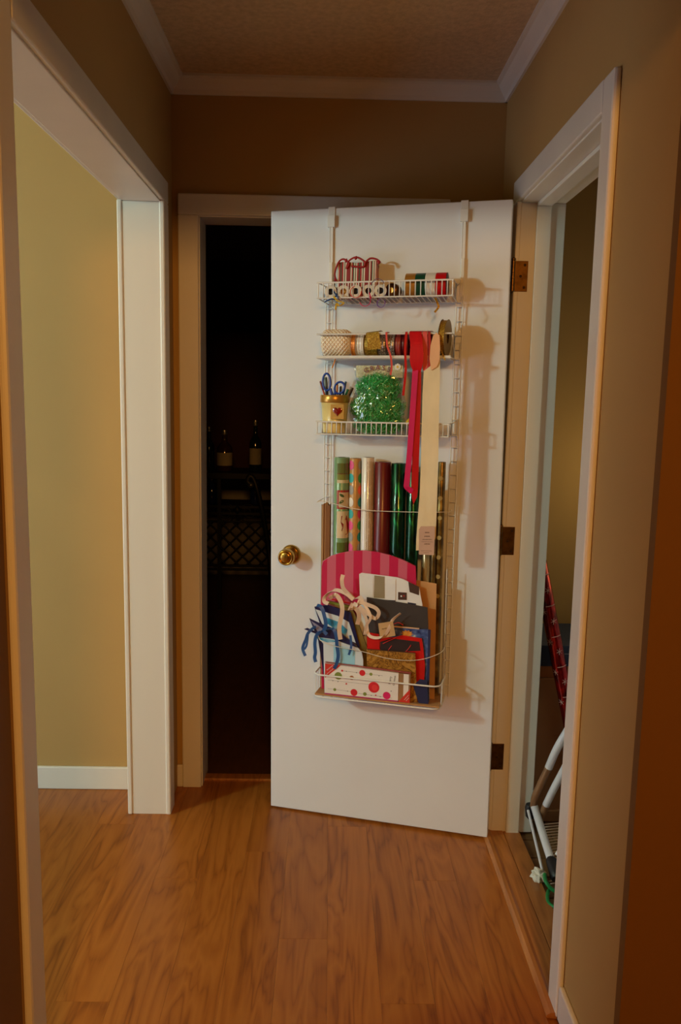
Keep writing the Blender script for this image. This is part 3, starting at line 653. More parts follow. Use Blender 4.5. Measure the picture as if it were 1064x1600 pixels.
# scissors
SCB = mat('blue_plastic_handle', (26, 66, 160), .35); STEEL = mat('steel', (190, 190, 190), .25, 1.0)
sc = thing('scissors', 'scissors with blue plastic handles standing in the yellow pot', 'scissors', (uc-.008, -wP, F3+.02))
def hoop(c, ru, rv, w, tilt, th):
    pts = []
    for i in range(22):
        a = 2*math.pi*i/22; x, y = ru*math.cos(a), rv*math.sin(a)
        pts.append(P((c[0]+x*math.cos(tilt)-y*math.sin(tilt), c[1]+x*math.sin(tilt)+y*math.cos(tilt)), w))
    return MB().tube(pts, th, 8, closed=True)
h1 = (0.2134, 1.4710); h2 = (0.2536, 1.4537)
m1 = hoop(h1, .0125, .026, .085, .05, .0034); m1.tube([P((0.2249, 1.4515), .084), P((0.2313, 1.4300), .082), P((0.2357, 1.4065), .08)], [.004, .005, .0045], 8); m1.build('scissor_handle', SCB, sc)
m2 = hoop(h2, .0155, .0185, .082, -.5, .0034); m2.tube([P((0.2414, 1.4418), .08), P((0.2334, 1.4261), .078), P((0.2316, 1.4025), .076)], [.004, .005, .0045], 8); m2.build('scissor_handle', SCB, sc)
for s_ in (-1, 1):
    q = (0.2323, 1.4064)
    MB().prism([(q[0]-.006, q[1]+.004), (q[0]+.006, q[1]+.004), (q[0]+.003*s_+.002, F3+.022), (q[0]+.003*s_-.001, F3+.02)], .078+.001*s_, .0785+.001*s_).build('blade', STEEL, sc)
def pen(label, x0, y0, x1, y1, w, r, m_, capm=None, name='pen', tip=None):
    a = Vector(P(x0, w)); b = Vector(P(x1, w-.004)); ax = (a-b).normalized(); ln = (a-b).length
    # foot of the pen stands in the pot
    t = thing(name, label, 'pen', b - ax*.02, None)
    base = b - ax*.03; full = ln + .03
    MB().lathe([(.0005, 0), (r*.5, .004), (r, .012), (r, full-.014), (r, full-.002), (r*.8, full)], base, ax, 10).build('barrel', m_, t)
    if capm: MB().lathe([(r*1.12, full-.028), (r*1.12, full-.001), (r*.85, full+.001)], base, ax, 10).build('cap', capm, t)
yb_ = 0
pen('orange-red pencil leaning out at the left edge of the pot', (0.1854, 1.4733), 0, (0.2016, 1.4219), 0, .06, .0028, mat('orange_red_lacquer', (190, 70, 40), .4), mat('dark_red_lacquer', (120, 40, 36), .4), 'pencil')
pen('black pen seen inside the tall scissor loop', (0.2030, 1.4853), 0, (0.2079, 1.4220), 0, .062, .0045, BLACK, mat('grey_green_plastic', (70, 84, 76), .4))
pen('amber pencil seen inside the small scissor loop', (0.2406, 1.4658), 0, (0.2390, 1.4223), 0, .06, .0028, mat('amber_lacquer', (206, 120, 40), .4), None, 'pencil')
pen('black marker with white tip inside the small scissor loop', (0.2531, 1.4580), 0, (0.2494, 1.4185), 0, .064, .003, mat('white_plastic', (220, 220, 216), .4), BLACK)
pen('blue pen right of the small scissor loop', (0.2683, 1.4739), 0, (0.2576, 1.4225), 0, .062, .0034, mat('blue_pen_plastic', (40, 90, 150), .35))
pen('green pen behind the blue pen in the pot', (0.2738, 1.4503), 0, (0.2598, 1.4186), 0, .055, .0034, mat('green_pen_plastic', (30, 120, 70), .35))
pen('pale grey pen leaning right out of the pot', (0.2818, 1.4583), 0, (0.2660, 1.4147), 0, .05, .003, mat('grey_pen_plastic', (180, 176, 166), .4))
pen('dark pen leaning farthest right out of the pot', (0.2901, 1.4544), 0, (0.2702, 1.4108), 0, .058, .0034, mat('dark_brown_plastic', (58, 46, 40), .4))

# bag of green shredded grass
m_, nt, b = base_mat('clear_plastic_film')
tr_ = N(nt, 'ShaderNodeBsdfTransparent'); gl_ = N(nt, 'ShaderNodeBsdfGlossy', Roughness=.08); lw = N(nt, 'ShaderNodeLayerWeight', Blend=.22); mxs = N(nt, 'ShaderNodeMixShader')
mr_ = N(nt, 'ShaderNodeMapRange'); mr_.inputs['To Min'].default_value = .09; mr_.inputs['To Max'].default_value = .5; nt.links.new(lw.outputs['Fresnel'], mr_.inputs[0]); nt.links.new(mr_.outputs[0], mxs.inputs[0])
nt.links.new(tr_.outputs[0], mxs.inputs[1]); nt.links.new(gl_.outputs[0], mxs.inputs[2]); nt.links.new(mxs.outputs[0], nt.nodes['Material Output'].inputs[0]); nt.nodes.remove(b)
FILM = m_
gr = thing('grass_bag', 'clear plastic bag of green shredded easter grass standing in the third basket', 'bag', (0.3768, -.07, F3))
GL = mat('green_shred', (70, 190, 104), .3, var=.35, vs=60); GD = mat('deep_green_shred', (34, 150, 72), .35, var=.3, vs=60); GLT = mat('glint_green_shred', (176, 236, 176), .2, var=.2, vs=60, coat=.3)  # palest strands put the glints of the grass into the colour
lobes = [((0.3755, 1.4549), .074, .044), ((0.3443, 1.3961), .058, .038), ((0.4008, 1.3930), .060, .040), ((0.3776, 1.3457), .082, .036)]
cores = MB()
for (c, ru, rv) in lobes:
    cores.lathe([(ru*.86*math.sin(math.pi*k/12) + .0005, -rv*.86*math.cos(math.pi*k/12)) for k in range(13)], (0, 0, 0), (0, 0, 1), 24, caps=False)
    n_ = 13*24
    for i in range(len(cores.v)-n_, len(cores.v)): p = cores.v[i]; cores.v[i] = Vector((c[0]+p.x, -.071+p.y*.42, c[1]+p.z))
cores.build('grass_filling', GD, gr, kind='stuff')
sh = MB(); random.seed(3)
for i in range(3000):
    c, ru, rv = random.choice(lobes)
    a = random.uniform(0, 2*math.pi); b_ = math.acos(random.uniform(-1, 1)); k = random.uniform(.84, 1.0)
    d = Vector((math.sin(b_)*math.cos(a), -abs(math.sin(b_)*math.sin(a)), math.cos(b_)))
    p = Vector((c[0] + d.x*ru*k, -.071 + d.y*ru*.42*k, max(F3+.002, c[1] + d.z*rv*k)))
    q1 = Vector((random.uniform(-1, 1), random.uniform(-.5, .5), random.uniform(-1, 1))).normalized(); q2 = q1.orthogonal()
    l = random.uniform(.008, .018); pts = [p + q1*l*(t_-.5) + q2*.003*math.sin(t_*5+i) + Vector((0, 0, .002*math.sin(t_*9))) for t_ in (0, .33, .66, 1)]
    pts = [Vector((x.x, max(-.118, min(-.02, x.y)), max(F3+.001, x.z))) for x in pts]
    sh.strip(pts, q2.cross(q1), .0019, .0003, random.choice((0, 0, 0, 1, 2)), False)
sh.build('shredded_grass', [GL, GD, GLT], gr, kind='stuff')
out = [(0.2971, 1.5067), (0.3030, 1.5223), (0.3412, 1.5242), (0.3911, 1.5262), (0.4425, 1.5244), (0.4525, 1.5168), (0.4557, 1.4671), (0.4523, 1.4440), (0.4609, 1.4133), (0.4584, 1.3513), (0.4634, 1.3105), (0.2981, 1.3067), (0.2975, 1.3482), (0.2804, 1.3952), (0.2882, 1.4228), (0.3081, 1.4504), (0.3057, 1.4757)]
vb_, vt_ = F3, 1.5281
lefts = [(F3, 0.2960), (1.3481, 0.2913), (1.3953, 0.2804), (1.4229, 0.2923), (1.4562, 0.3080), (1.5048, 0.2971), (vt_, 0.2928)]
rights = [(F3, 0.4633), (1.3708, 0.4599), (1.4133, 0.4609), (1.4478, 0.4522), (1.4862, 0.4552), (vt_, 0.4543)]
def lerp(tab, v):
    for (a, x), (b2_, y) in zip(tab, tab[1:]):
        if v <= b2_: return x + (y-x)*max(0, (v-a))/(b2_-a)
    return tab[-1][1]
def film(sg):
    def fn(a, b2_):
        v = vb_ + (vt_-vb_)*b2_; l, r = lerp(lefts, v), lerp(rights, v); u = l+(r-l)*a
        th = .042*math.sqrt(max(0, 1-(2*a-1)**2))*(1 if b2_ < .6 else max(.04, (1-(b2_-.6)/.36)))*min(1, .55+b2_*2) + .0008
        wr = .006*noise.noise((u*60, v*60, sg*3)) + .004*noise.noise((u*130+v*60, v*130, sg*5+2))
        return Vector((u, max(-.1185, -.071 - sg*(th + wr*min(1, th*60))), v))
    return fn
mb = MB().grid(film(1), 34, 44); g2 = MB().grid(film(-1), 20, 24); mb.add(g2.v, [f[::-1] for f in g2.f], 0, True)
mb.build('plastic_film', FILM, gr)
BROWNP = mat('purple_brown_print', (120, 50, 70), .5)
hd = MB()
def header(a, b2_):
    u = 0.3043 + (0.4496-0.3043)*a; v = 1.4856 + (1.5222-1.4856)*b2_
    return Vector((u, -.0755 - .002*noise.noise((u*60, v*60, 4)), v))
hd.grid(header, 20, 6); g2 = MB().grid(lambda a, b2_: header(a, b2_)+Vector((0, .0007, 0)), 20, 6); hd.add(g2.v, [f[::-1] for f in g2.f], 0, True)
hd.build('bag_header', noisecol('speckled_header', [(.4, (176, 178, 140)), (.6, (206, 206, 176))], 260, .4), gr)
for i, ch in enumerate('GRASS'):
    q = [(0.3370, 1.5073), (0.3548, 1.5121), (0.3727, 1.5150), (0.3905, 1.5141), (0.4064, 1.5094)][i]
    text('header_letter', ch, .0215, q, .0795, BROWNP, gr, [.35, .18, .0, -.12, -.3][i], .0008)
dz = MB(); q = (0.4338, 1.5180)
for i in range(8):
    a = 2*math.pi*i/8; disc(dz, (q[0]+.0065*math.cos(a), q[1]+.0065*math.sin(a)), .0036, .0785, .0792, 8)
d_o = dz.build('daisy', mat('white_print', (228, 224, 214), .5), gr)
disc(MB(), q, .0036, .0792, .0797, 12).build('daisy_centre', YEL, gr)
# small yellow and purple ribbon spool
q = (0.4731, 1.3612)
t = thing('ribbon_spool', 'small yellow and purple ribbon spool half hidden behind the hanging magenta ribbon', 'ribbon spool', (q[0]+.008, -.072, F3))
r = .0245
MB().lathe([(.008, 0), (r*.9, 0), (r, .003), (r*.98, .014), (.008, .014)], (q[0]+.004, -.072, F3+r), (1, -.1, .15), 28, caps=False).build('wound_ribbon', mat('dark_plum_ribbon', (64, 36, 72), .4), t)
MB().lathe([(.009, .015), (r*.97, .015), (r*.97, .024), (.009, .024)], (q[0]+.004, -.072, F3+r), (1, -.1, .15), 28, caps=False).build('yellow_ribbon_band', YEL, t)
tape(MB(), [P((q[0]-.004, F3+.030), .0985), P((q[0]+.004, F3+.044), .0945), P((q[0]+.016, F3+.0505), .085)], .012, (1, 0, -.3)).build('ribbon_tail', YEL, t)

# ---- wrapping paper rolls
def roll(label, xl, xr, vt, w, body, name='wrapping_paper_roll', end=None, v0=None, hollow=True):
    r = (xr-xl)/2*.965; uc = (xl+xr)/2; v0 = FL if v0 is None else v0; h = vt-v0
    t = thing(name, label, 'wrapping paper', (uc, -w, v0), 'wrapping paper rolls')
    MB().lathe([(r*.5, .001), (r*.97, 0), (r, .001), (r, h-.001), (r*.97, h), (r*.5, h)], (uc, -w, v0), (0, 0, 1), 36, caps=False).build('paper', body, t)
    MB().lathe([(r*.52, .002), (r*.52, h-.0015)], (uc, -w, v0), (0, 0, 1), 20, caps=False).build('cardboard_core', KRAFT, t)
    return t, uc, r, v0, h
wr_ = .045
HOLLY = mat('sage_green_paper', (120, 156, 112), .25, var=.06, coat=.5)
t, uc, r, v0, h = roll('leftmost upright roll of paper, sage green with holly and stocking panels', 0.2288, 0.2805, 1.2371, wr_, HOLLY)
def patch(mb, uc, r, w, ua, ub, va, vb, lift=.0004, n=6, m=0):
    """a curved print patch hugging the roll, from u=ua..ub"""
    def an(u): return math.asin(max(-1, min(1, (u-uc)/r)))
    def fn(a, b2_):
        t_ = an(ua) + (an(ub)-an(ua))*a; return Vector((uc+(r+lift)*math.sin(t_), -w-(r+lift)*math.cos(t_), va+(vb-va)*b2_))
    return mb.grid(fn, n, 1, m)
def py(y, x=534): return None
bands = [(1.2193, 1.1869, (104, 112, 54)), (1.1869, 1.1849, (120, 40, 30)), (1.1849, 1.1667, (130, 136, 62)), (1.1667, 1.1566, (216, 200, 160)),
         (1.0669, 0.9804, (222, 202, 166)), (0.9660, 0.9328, (92, 112, 48))]
uL, uR = 0.2463, 0.2840
for i, (va, vb2, c_) in enumerate(bands):
    patch(MB(), uc, r, wr_, uL, uR, va, vb2, .0003).build('printed_band', mat('roll_print_%d' % i, c_, .3, coat=.4), t)
patch(MB(), uc, r, wr_, 0.2453, uR, 1.0740, 1.1342, .0003).build('printed_panel', mat('roll_print_red', (160, 36, 34), .3, coat=.4), t)
patch(MB(), uc, r, wr_, 0.2526, uR, 1.0791, 1.1271, .0006).build('printed_panel', mat('roll_print_tan', (208, 184, 148), .3, coat=.4), t)
LEAF = mat('holly_leaf_print', (60, 84, 40), .4); STK = mat('stocking_print', (140, 26, 26), .4)
mb = MB()
for (c_, tl) in (((0.2619, 1.1176), -.6), ((0.2611, 1.0972), .6)):
    pts = []
    for i in range(10):
        a = 2*math.pi*i/10; x, y = .0085*math.cos(a), .0042*math.sin(a); pts.append((c_[0]+x*math.cos(tl)-y*math.sin(tl), c_[1]+x*math.sin(tl)+y*math.cos(tl)))
    n_ = len(pts); mb.add([Vector((u_, -wr_-math.sqrt(max(0, (r+.001)**2-(u_-uc)**2)), v_)) for u_, v_ in pts], [tuple(range(n_))])
mb.build('holly_print', LEAF, t)
mb = MB(); pts = [(0.2617, 1.0521), (0.2764, 1.0528), (0.2811, 1.0202), (0.2793, 0.9954), (0.2752, 0.9910), (0.2623, 1.0048), (0.2654, 1.0152), (0.2599, 1.0314)]
mb.add([Vector((u_, -wr_-math.sqrt(max(0, (r+.001)**2-(u_-uc)**2)), v_)) for u_, v_ in pts], [tuple(range(len(pts)))]); mb.build('stocking_print', STK, t)
DOTK = mat('tan_dotted_paper', (190, 138, 74), .4, coat=.2)
t, uc, r, v0, h = roll('tan roll of paper with big coloured dots, second from the left', 0.2805, 0.3181, 1.2351, wr_, DOTK)
dots = [(547.5, 727, 'P'), (563, 727, 'S'), (547, 747, 'T'), (562.5, 748, 'G'), (547, 766, 'S'), (562, 766, 'O'), (547, 785, 'W'), (562, 785, 'E'), (546, 803, 'T'), (561.5, 804, 'R'), (545.5, 821, 'P'), (561, 822, 'G'), (545, 839, 'S'), (560.5, 840, 'E'), (545, 856, 'P'), (560, 857, 'S')]
dc = {'P': (222, 74, 128), 'S': (150, 146, 136), 'T': (40, 168, 158), 'G': (52, 140, 50), 'O': (228, 82, 36), 'W': (226, 220, 204), 'E': (20, 130, 122), 'R': (202, 36, 82)}
du = [0.2883, 0.3175]; dv = [1.2139, 1.1726, 1.1351, 1.0964, 1.0586, 1.0217, 0.9847, 0.9495]
for i, (x, y, c_) in enumerate(dots):
    uc_, vc_ = du[i % 2], dv[i//2]; mb = MB(); R_ = .0158
    # dot wraps around the roll: centre angle fixed, arc length measured on the paper
    ang0 = math.asin(max(-.97, min(.97, (uc_-uc)/r))); ring = []
    for k in range(16):
        a = 2*math.pi*k/16; ring.append((ang0 + R_*.62*math.cos(a)/r, vc_ + R_*math.sin(a)))
    vs = [Vector((uc+(r+.0006)*math.sin(t_), -wr_-(r+.0006)*math.cos(t_), v_)) for t_, v_ in ring]
    rows = []
    for j in range(9):
        y_ = -1+2*j/8; half = R_*.72/r*math.sqrt(max(0, 1-y_*y_)); rows.append([(ang0-half+2*half*i_/6, vc_+R_*y_) for i_ in range(7)])
    vs = [Vector((uc+(r+.0006)*math.sin(t_), -wr_-(r+.0006)*math.cos(t_), v_)) for row in rows for t_, v_ in row]
    mb.add(vs, [(j*7+i_, j*7+i_+1, (j+1)*7+i_+1, (j+1)*7+i_) for j in range(8) for i_ in range(6)], 0, True)
    mb.build('dot', mat('dot_'+c_, dc[c_], .45), t)
WPAP = mat('white_script_paper', (224, 214, 200), .25, var=.02, coat=.6)
t, uc, r, v0, h = roll('white roll of paper with fine slanted script, third from the left', 0.3191, 0.3606, 1.2395, wr_, WPAP)
mb = MB()
for row in range(4):
    ang = .15 + row*.33; v_ = v0 + .02 + (row*.037 % .05); pts = []
    while v_ < v0+h-.012:
        a = ang + .06*math.sin(v_*900+row)/1 ; pts.append((uc+(r+.0004)*math.sin(a), -wr_-(r+.0004)*math.cos(a), v_ + .0018*math.sin(v_*1800))); v_ += .0011
        if random.random() < .02 or len(pts) > 80:
            mb.tube(pts, .00035, 3); pts = []; v_ += .006
    if len(pts) > 2: mb.tube(pts, .00035, 3)
mb.build('script_print', mat('gold_brown_ink', (140, 104, 66), .5), t, kind='stuff')
roll('dark red roll of paper, between the white script roll and the green foil', 0.3616, 0.4140, 1.2262, wr_, mat('dark_red_paper', (100, 5, 12), .34, var=.1, vs=20, coat=.12))
def foil(name, c1, c2, c3, bump=.6):
    return noisecol(name, [(.32, c1), (.5, c2), (.68, c3)], 38, .26, .75, bump, 3, .3, .8, (1, 1, .5))
GF = foil('green_foil', (2, 26, 15), (4, 62, 36), (14, 112, 66))
roll('green foil roll of paper right of the dark red roll', 0.4150, 0.4627, 1.2238, wr_, GF)
roll('second green foil roll of paper, half behind the hanging red ribbon', 0.4658, 0.5060, 1.1987, wr_, GF)
roll('cream and gold foil roll of paper whose lower end shows under the tag', 0.5197, 0.5450, 1.1545, wr_, noisecol('cream_gold_foil', [(.3, (190, 160, 90)), (.6, (226, 208, 160))], 6, .25, .7, .1, 2, .4, 0, (1, 1, .2)))
GOLDF = noisecol('gold_foil', [(.35, (78, 58, 18)), (.55, (122, 94, 36)), (.75, (178, 152, 80))], 26, .38, .6, .4, 3, .3)
roll('dull gold foil roll of paper squeezed behind the cream ribbon', 0.5470, 0.5621, 1.0757, wr_, GOLDF)
t, uc, r, v0, h = roll('rightmost gold foil roll of paper, with round motifs, against the ladder side', 0.5593, 0.5833, 1.2310, .032, GOLDF)
for i in range(7):
    disc(MB(), (uc-.001, v0+h-.05-.062*i), .007, .032+r-.0022, .032+r+.0004, 12).build('round_motif', mat('pale_gold_print', (206, 190, 130), .3, .5), t)
# brown kraft paper folded tube at the far left
kx0, kx1 = 0.1799+.0095, 0.2153+.0085; kt = 1.0860; km = 0.1992+.009
t = thing('kraft_paper_roll', 'brown kraft paper tube at the far left of the bin, shorter than the rolls', 'wrapping paper', ((kx0+kx1)/2, -.048, FL))
rr = (kx1-kx0)/2
KP = mat('brown_kraft_paper', (158, 112, 66), .75, var=.08, vs=14, stretch=(3, 3, .3))
mb = MB(); sp_ = []
for i in range(40):
    a = -1.9 - i*.24; q_ = rr*(1-.008*i); sp_.append(((kx0+kx1)/2 + q_*math.cos(a)*1.0, -.048 + q_*math.sin(a)*.95))
mb.add([(x, y, v_) for x, y in sp_ for v_ in (FL, kt - .004*math.sin(x*300))], [(2*i, 2*i+2, 2*i+3, 2*i+1) for i in range(39)], 0, True)
sp2 = [((kx0+kx1)/2 + (x-(kx0+kx1)/2)*.93, -.048+(y+.048)*.93) for x, y in sp_]
mb.add([(x, y, v_) for x, y in sp2 for v_ in (FL, kt - .004*math.sin(x*300))], [(2*i, 2*i+1, 2*i+3, 2*i+2) for i in range(39)], 0, True)
mb.build('paper', KP, t)
MB().prism([(km, FL+.002), (kx1-.0015, FL+.002), (kx1-.001, kt-.003), (km, kt-.001)], .048+rr*.62, .048+rr*1.0).build('loose_edge', mat('darker_kraft', (128, 80, 38), .75), t)

# ---- things standing in the bottom bin (back to front)
HB = stripes('pink_striped_board', 0, .0575, [(0, (196, 30, 78)), (.5, (204, 96, 120))], .35, .4, -(0.2492-.35)/.0575)
hb_top = [(0.2055, 0.4773), (0.2018, 0.6455), (0.2006, 0.7730), (0.2016, 0.8886), (0.2057, 0.9055), (0.2310, 0.9238), (0.2604, 0.9349), (0.3021, 0.9446), (0.3435, 0.9482), (0.3847, 0.9456), (0.4257, 0.9379), (0.4665, 0.9252), (0.5051, 0.9085), (0.5081, 0.8682), (0.5131, 0.6735), (0.5141, 0.4744)]
hb_top = [(u_, max(v_, FL)) for u_, v_ in hb_top]
tag(MB().prism(hb_top, .074, .083).build('hatbox_lid', HB, at=(.35, -.08, FL), bevel=.001), 'large pink-striped board with a curved top standing in the bottom bin', 'gift box')
tag(MB().prism([(0.4853, 0.8631), (0.5258, 0.8598), (0.5701, 0.8548), (0.5743, FL), (0.4927, FL)], .0685, .0705).build('kraft_envelope', mat('tan_kraft_sheet', (198, 146, 92), .7), at=(.57, -.07, FL)), 'tan kraft sheet standing at the right of the bin beside the gold roll', 'paper')
# white card set with windows
wcd = .0900
ct = thing('card_set', 'white die-cut card set with windows, in front of the pink striped board', 'cards', (0.4296, -wcd, FL))
WC = mat('white_card', (226, 226, 226), .5); TAUPE = mat('taupe_card', (146, 132, 104), .5); NV = mat('dark_navy_print', (30, 28, 60), .5); DKP = mat('dark_photo_print', (74, 52, 44), .4)
MB().prism([(0.3271, 0.8729), (0.3353, 0.8776), (0.4482, 0.8710), (0.4686, 0.8663), (0.5093, 0.8488), (0.5195, 0.8434), (0.5241, 0.8194), (0.5309, 0.7893), (0.5239, FL), (0.3326, FL), (0.3301, 0.8152)], .0885, .0900).build('card_back', WC, ct)
MB().prism([(0.3375, 0.8695), (0.3727, 0.8678), (0.3739, 0.8019), (0.3490, 0.8000), (0.3320, 0.8215)], .0901, .0912).build('card_panel', WC, ct, bevel=.0003)
MB().prism([(0.3767, 0.8722), (0.4096, 0.8703), (0.4110, 0.8006), (0.3760, 0.8000)], .0901, .0909).build('card_panel', TAUPE, ct, label='taupe window panel')
MB().prism([(0.4117, 0.8643), (0.4453, 0.8646), (0.4458, 0.7971), (0.4131, 0.7966)], .0901, .0915).build('card_panel', WC, ct, bevel=.0003)
MB().prism([(0.4131, 0.7966), (0.4458, 0.7971), (0.4460, 0.7909), (0.4132, 0.7904)], .0901, .0908).build('card_panel', NV, ct, label='navy strip')
sq = MB().prism([(0.4534, 0.8243), (0.4807, 0.8243), (0.4813, 0.8008), (0.4539, 0.7997)], .0901, .0908).build('card_panel', DKP, ct, label='small dark printed square')
disc(MB(), (0.4638, 0.8118), .0028, .0908, .0911, 8).build('print_dot', WC, ct); disc(MB(), (0.4719, 0.8134), .0028, .0908, .0911, 8).build('print_dot', mat('red_print', (170, 40, 30), .5), ct)
MB().prism([(0.4849, 0.8593), (0.5194, 0.8455), (0.5191, 0.8190), (0.4897, 0.8270)], .0901, .0908).build('card_panel', DKP, ct, label='dark slanted window')
MB().prism([(0.4845, 0.7939), (0.5108, 0.7918), (0.5109, 0.7877), (0.4846, 0.7898)], .0901, .0908).build('card_panel', NV, ct, label='navy strip')
# charcoal folder
tag(MB().prism([(0.3541, 0.8013), (0.4098, 0.7973), (0.4913, 0.7903), (0.5477, 0.7835), (0.5527, 0.7103), (0.5540, FL), (0.3650, FL)], .0925, .0955).build('folder', mat('charcoal_board', (54, 46, 44), .6, var=.12, vs=30), at=(.5, -.094, FL), bevel=.0006), 'charcoal grey board standing behind the blue starry bag', 'folder')
# blue starry bag
NIGHT = noisecol('night_sky_print', [(.30, (34, 46, 96)), (.52, (74, 96, 150)), (.66, (120, 138, 172)), (.74, (214, 210, 190))], 60, .35, 0, 0, 8, .4)
sb = thing('gift_bag', 'blue starry-sky gift bag with a gold burst, at the right of the bin', 'gift bag', (0.4871, -.1, FL), 'gift bags in the bottom bin')
bo = [(0.4066, 0.7117), (0.4537, 0.7137), (0.5245, 0.7136), (0.5525, 0.7160), (0.5629, FL), (0.4177, FL)]
MB().prism(bo, .0965, .103).build('bag_body', NIGHT, sb, bevel=.001)
mb = MB(); cq = (0.4871, 0.6968)
pts = []
for i in range(20):
    a = 2*math.pi*i/20; r_ = .021 if i % 2 == 0 else .013; pts.append((cq[0]+r_*math.cos(a), cq[1]+.6*r_*math.sin(a)))
mb.prism(pts, .103, .1033); mb.build('gold_burst', noisecol('orange_gold_print', [(.35, (200, 84, 30)), (.6, (226, 172, 70))], 50, .4), sb)
MB().prism([(0.4106, 0.7173), (0.5244, 0.7167), (0.5245, 0.7136), (0.4107, 0.7131)], .0975, .102).build('bag_rim', mat('peach_paper_edge', (220, 176, 140), .6), sb)
MB().box(0.5531, 0.5602, -.1032, -.0962, FL, 0.7140).build('bag_side', mat('navy_bag_side', (34, 42, 84), .5), sb)
# red bag
rb_ = thing('gift_bag', 'bright red gift bag with dark open mouth, in front of the starry bag', 'gift bag', (0.4783, -.108, FL), 'gift bags in the bottom bin')
REDP = mat('red_bag_paper', (196, 22, 20), .35, var=.1, vs=16, coat=.3)
MB().prism([(0.3590, 0.6908), (0.3983, 0.6880), (0.4013, 0.6404), (0.4157, 0.6397), (0.5314, FL), (0.3667, FL)], .1045, .1055).build('bag_panel', REDP, rb_)
MB().prism([(0.4476, 0.6820), (0.4718, 0.6914), (0.5344, 0.6867), (0.5391, 0.6615), (0.5467, 0.6003), (0.5435, FL), (0.4189, FL), (0.4007, 0.6695), (0.4149, 0.6791)], .1056, .1066).build('bag_panel', REDP, rb_)
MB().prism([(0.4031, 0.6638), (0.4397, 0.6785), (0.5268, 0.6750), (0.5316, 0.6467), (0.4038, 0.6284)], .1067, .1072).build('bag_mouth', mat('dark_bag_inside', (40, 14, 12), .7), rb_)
mb = MB()
for pts in ([(0.4521, 0.6810), (0.4279, 0.6684), (0.4117, 0.6586)], [(0.4404, 0.6550), (0.4325, 0.6439), (0.4286, 0.6352)], [(0.5012, 0.6627), (0.4934, 0.6496), (0.4816, 0.6361)], [(0.4390, 0.7211), (0.4591, 0.7310), (0.4754, 0.7242)]): mb.tube(smooth_path([P(q, .108) for q in pts], 4), .0012, 6)
mb.build('cord_handle', mat('bright_red_cord', (214, 40, 30), .5), rb_, kind='stuff')
# gold bag
GB = noisecol('gold_swirl_paper', [(.3, (120, 78, 26)), (.46, (182, 130, 52)), (.5, (96, 58, 20)), (.54, (186, 134, 56)), (.75, (206, 160, 80))], 22, .35, .3, .1, 2, .2, 2.5)
gt = thing('gift_bag', 'gold-brown swirl patterned gift bag in front of the red bag', 'gift bag', (0.4433, -.112, FL), 'gift bags in the bottom bin')
MB().prism([(0.3613, 0.6364), (0.5165, 0.6386), (0.5267, FL), (0.3662, FL)], .1095, .1155).build('bag_body', GB, gt, bevel=.001)
MB().prism([(0.3634, 0.6387), (0.5165, 0.6406), (0.5166, 0.6375), (0.3634, 0.6356)], .1105, .1145).build('bag_rim', mat('dark_gold_edge', (84, 52, 22), .5), gt)
ey = MB()
for q in ((0.4034, 0.6222), (0.4586, 0.6212)): ey.lathe([(.0022, 0), (.004, 0), (.004, .001), (.0022, .001), (.0022, 0)], P(q, .1155), (0, -1, 0), 14, caps=False)
ey.build('eyelets', BRASS, gt, kind='stuff')
# olive side bag
ob = thing('gift_bag', 'olive gift bag with green and red rim, between the blue bags and gold bag', 'gift bag', (0.3308, -.1, FL), 'gift bags in the bottom bin')
OLV = noisecol('olive_bag_paper', [(.4, (92, 74, 22)), (.6, (130, 104, 36))], 12, .5)
MB().prism([(0.2280, 0.7827), (0.3040, 0.7719), (0.3212, 0.7399), (0.3626, 0.6326), (0.3694, FL), (0.3187, FL), (0.3248, 0.6396), (0.2979, 0.7527), (0.2302, 0.7724)], .0975, .1035).build('bag_body', OLV, ob)
MB().prism([(0.2385, 0.7898), (0.2996, 0.7810), (0.3018, 0.7770), (0.2385, 0.7856)], .097, .1).build('bag_rim', REDP, ob)
MB().prism([(0.2301, 0.7808), (0.3019, 0.7707), (0.3020, 0.7655), (0.2302, 0.7745)], .1, .104).build('bag_rim', mat('leaf_green_paper', (120, 140, 44), .5), ob)
# blue bags, leaning left
BLK = mat('midnight_blue_paper', (26, 30, 78), .3, coat=.4); CY = noisecol('cyan_photo_print', [(.3, (24, 88, 128)), (.5, (60, 150, 190)), (.7, (190, 220, 232))], 18, .3, 0, 0, 3, .4); PALEB = mat('pale_blue_paper', (206, 216, 224), .35, coat=.3)
def bluebag(label, fr, w0, w1, fm, extra=()):
    t = thing('gift_bag', label, 'gift bag', (sum(q[0] for q in fr)/len(fr), -(w0+w1)/2, FL), 'gift bags in the bottom bin')
    MB().prism(fr, w0, w1).build('bag_body', fm, t, bevel=.0006)
    for (nm, o_, wa, wb_, mm) in extra: MB().prism(o_, wa, wb_).build(nm, mm, t)
    return t
tB1 = bluebag('midnight-blue gift bag with cyan photo panel, rearmost of the leaning blue bags', [(0.1858, 0.7604), (0.2303, 0.7702), (0.3063, 0.7512), (0.3195, 0.7044), (0.3372, 0.6431), (0.3350, FL), (0.2331, FL), (0.2164, 0.6744)], .1045, .1085, BLK,
    [('photo_panel', [(0.1904, 0.7526), (0.2627, 0.7375), (0.3007, 0.7198), (0.3247, 0.6528), (0.3036, 0.6614), (0.2165, 0.7000)], .1086, .1091, PALEB), ('photo_panel', [(0.2226, 0.7300), (0.2692, 0.7171), (0.2969, 0.6943), (0.2909, 0.6728), (0.2227, 0.7132)], .1092, .1096, CY)])
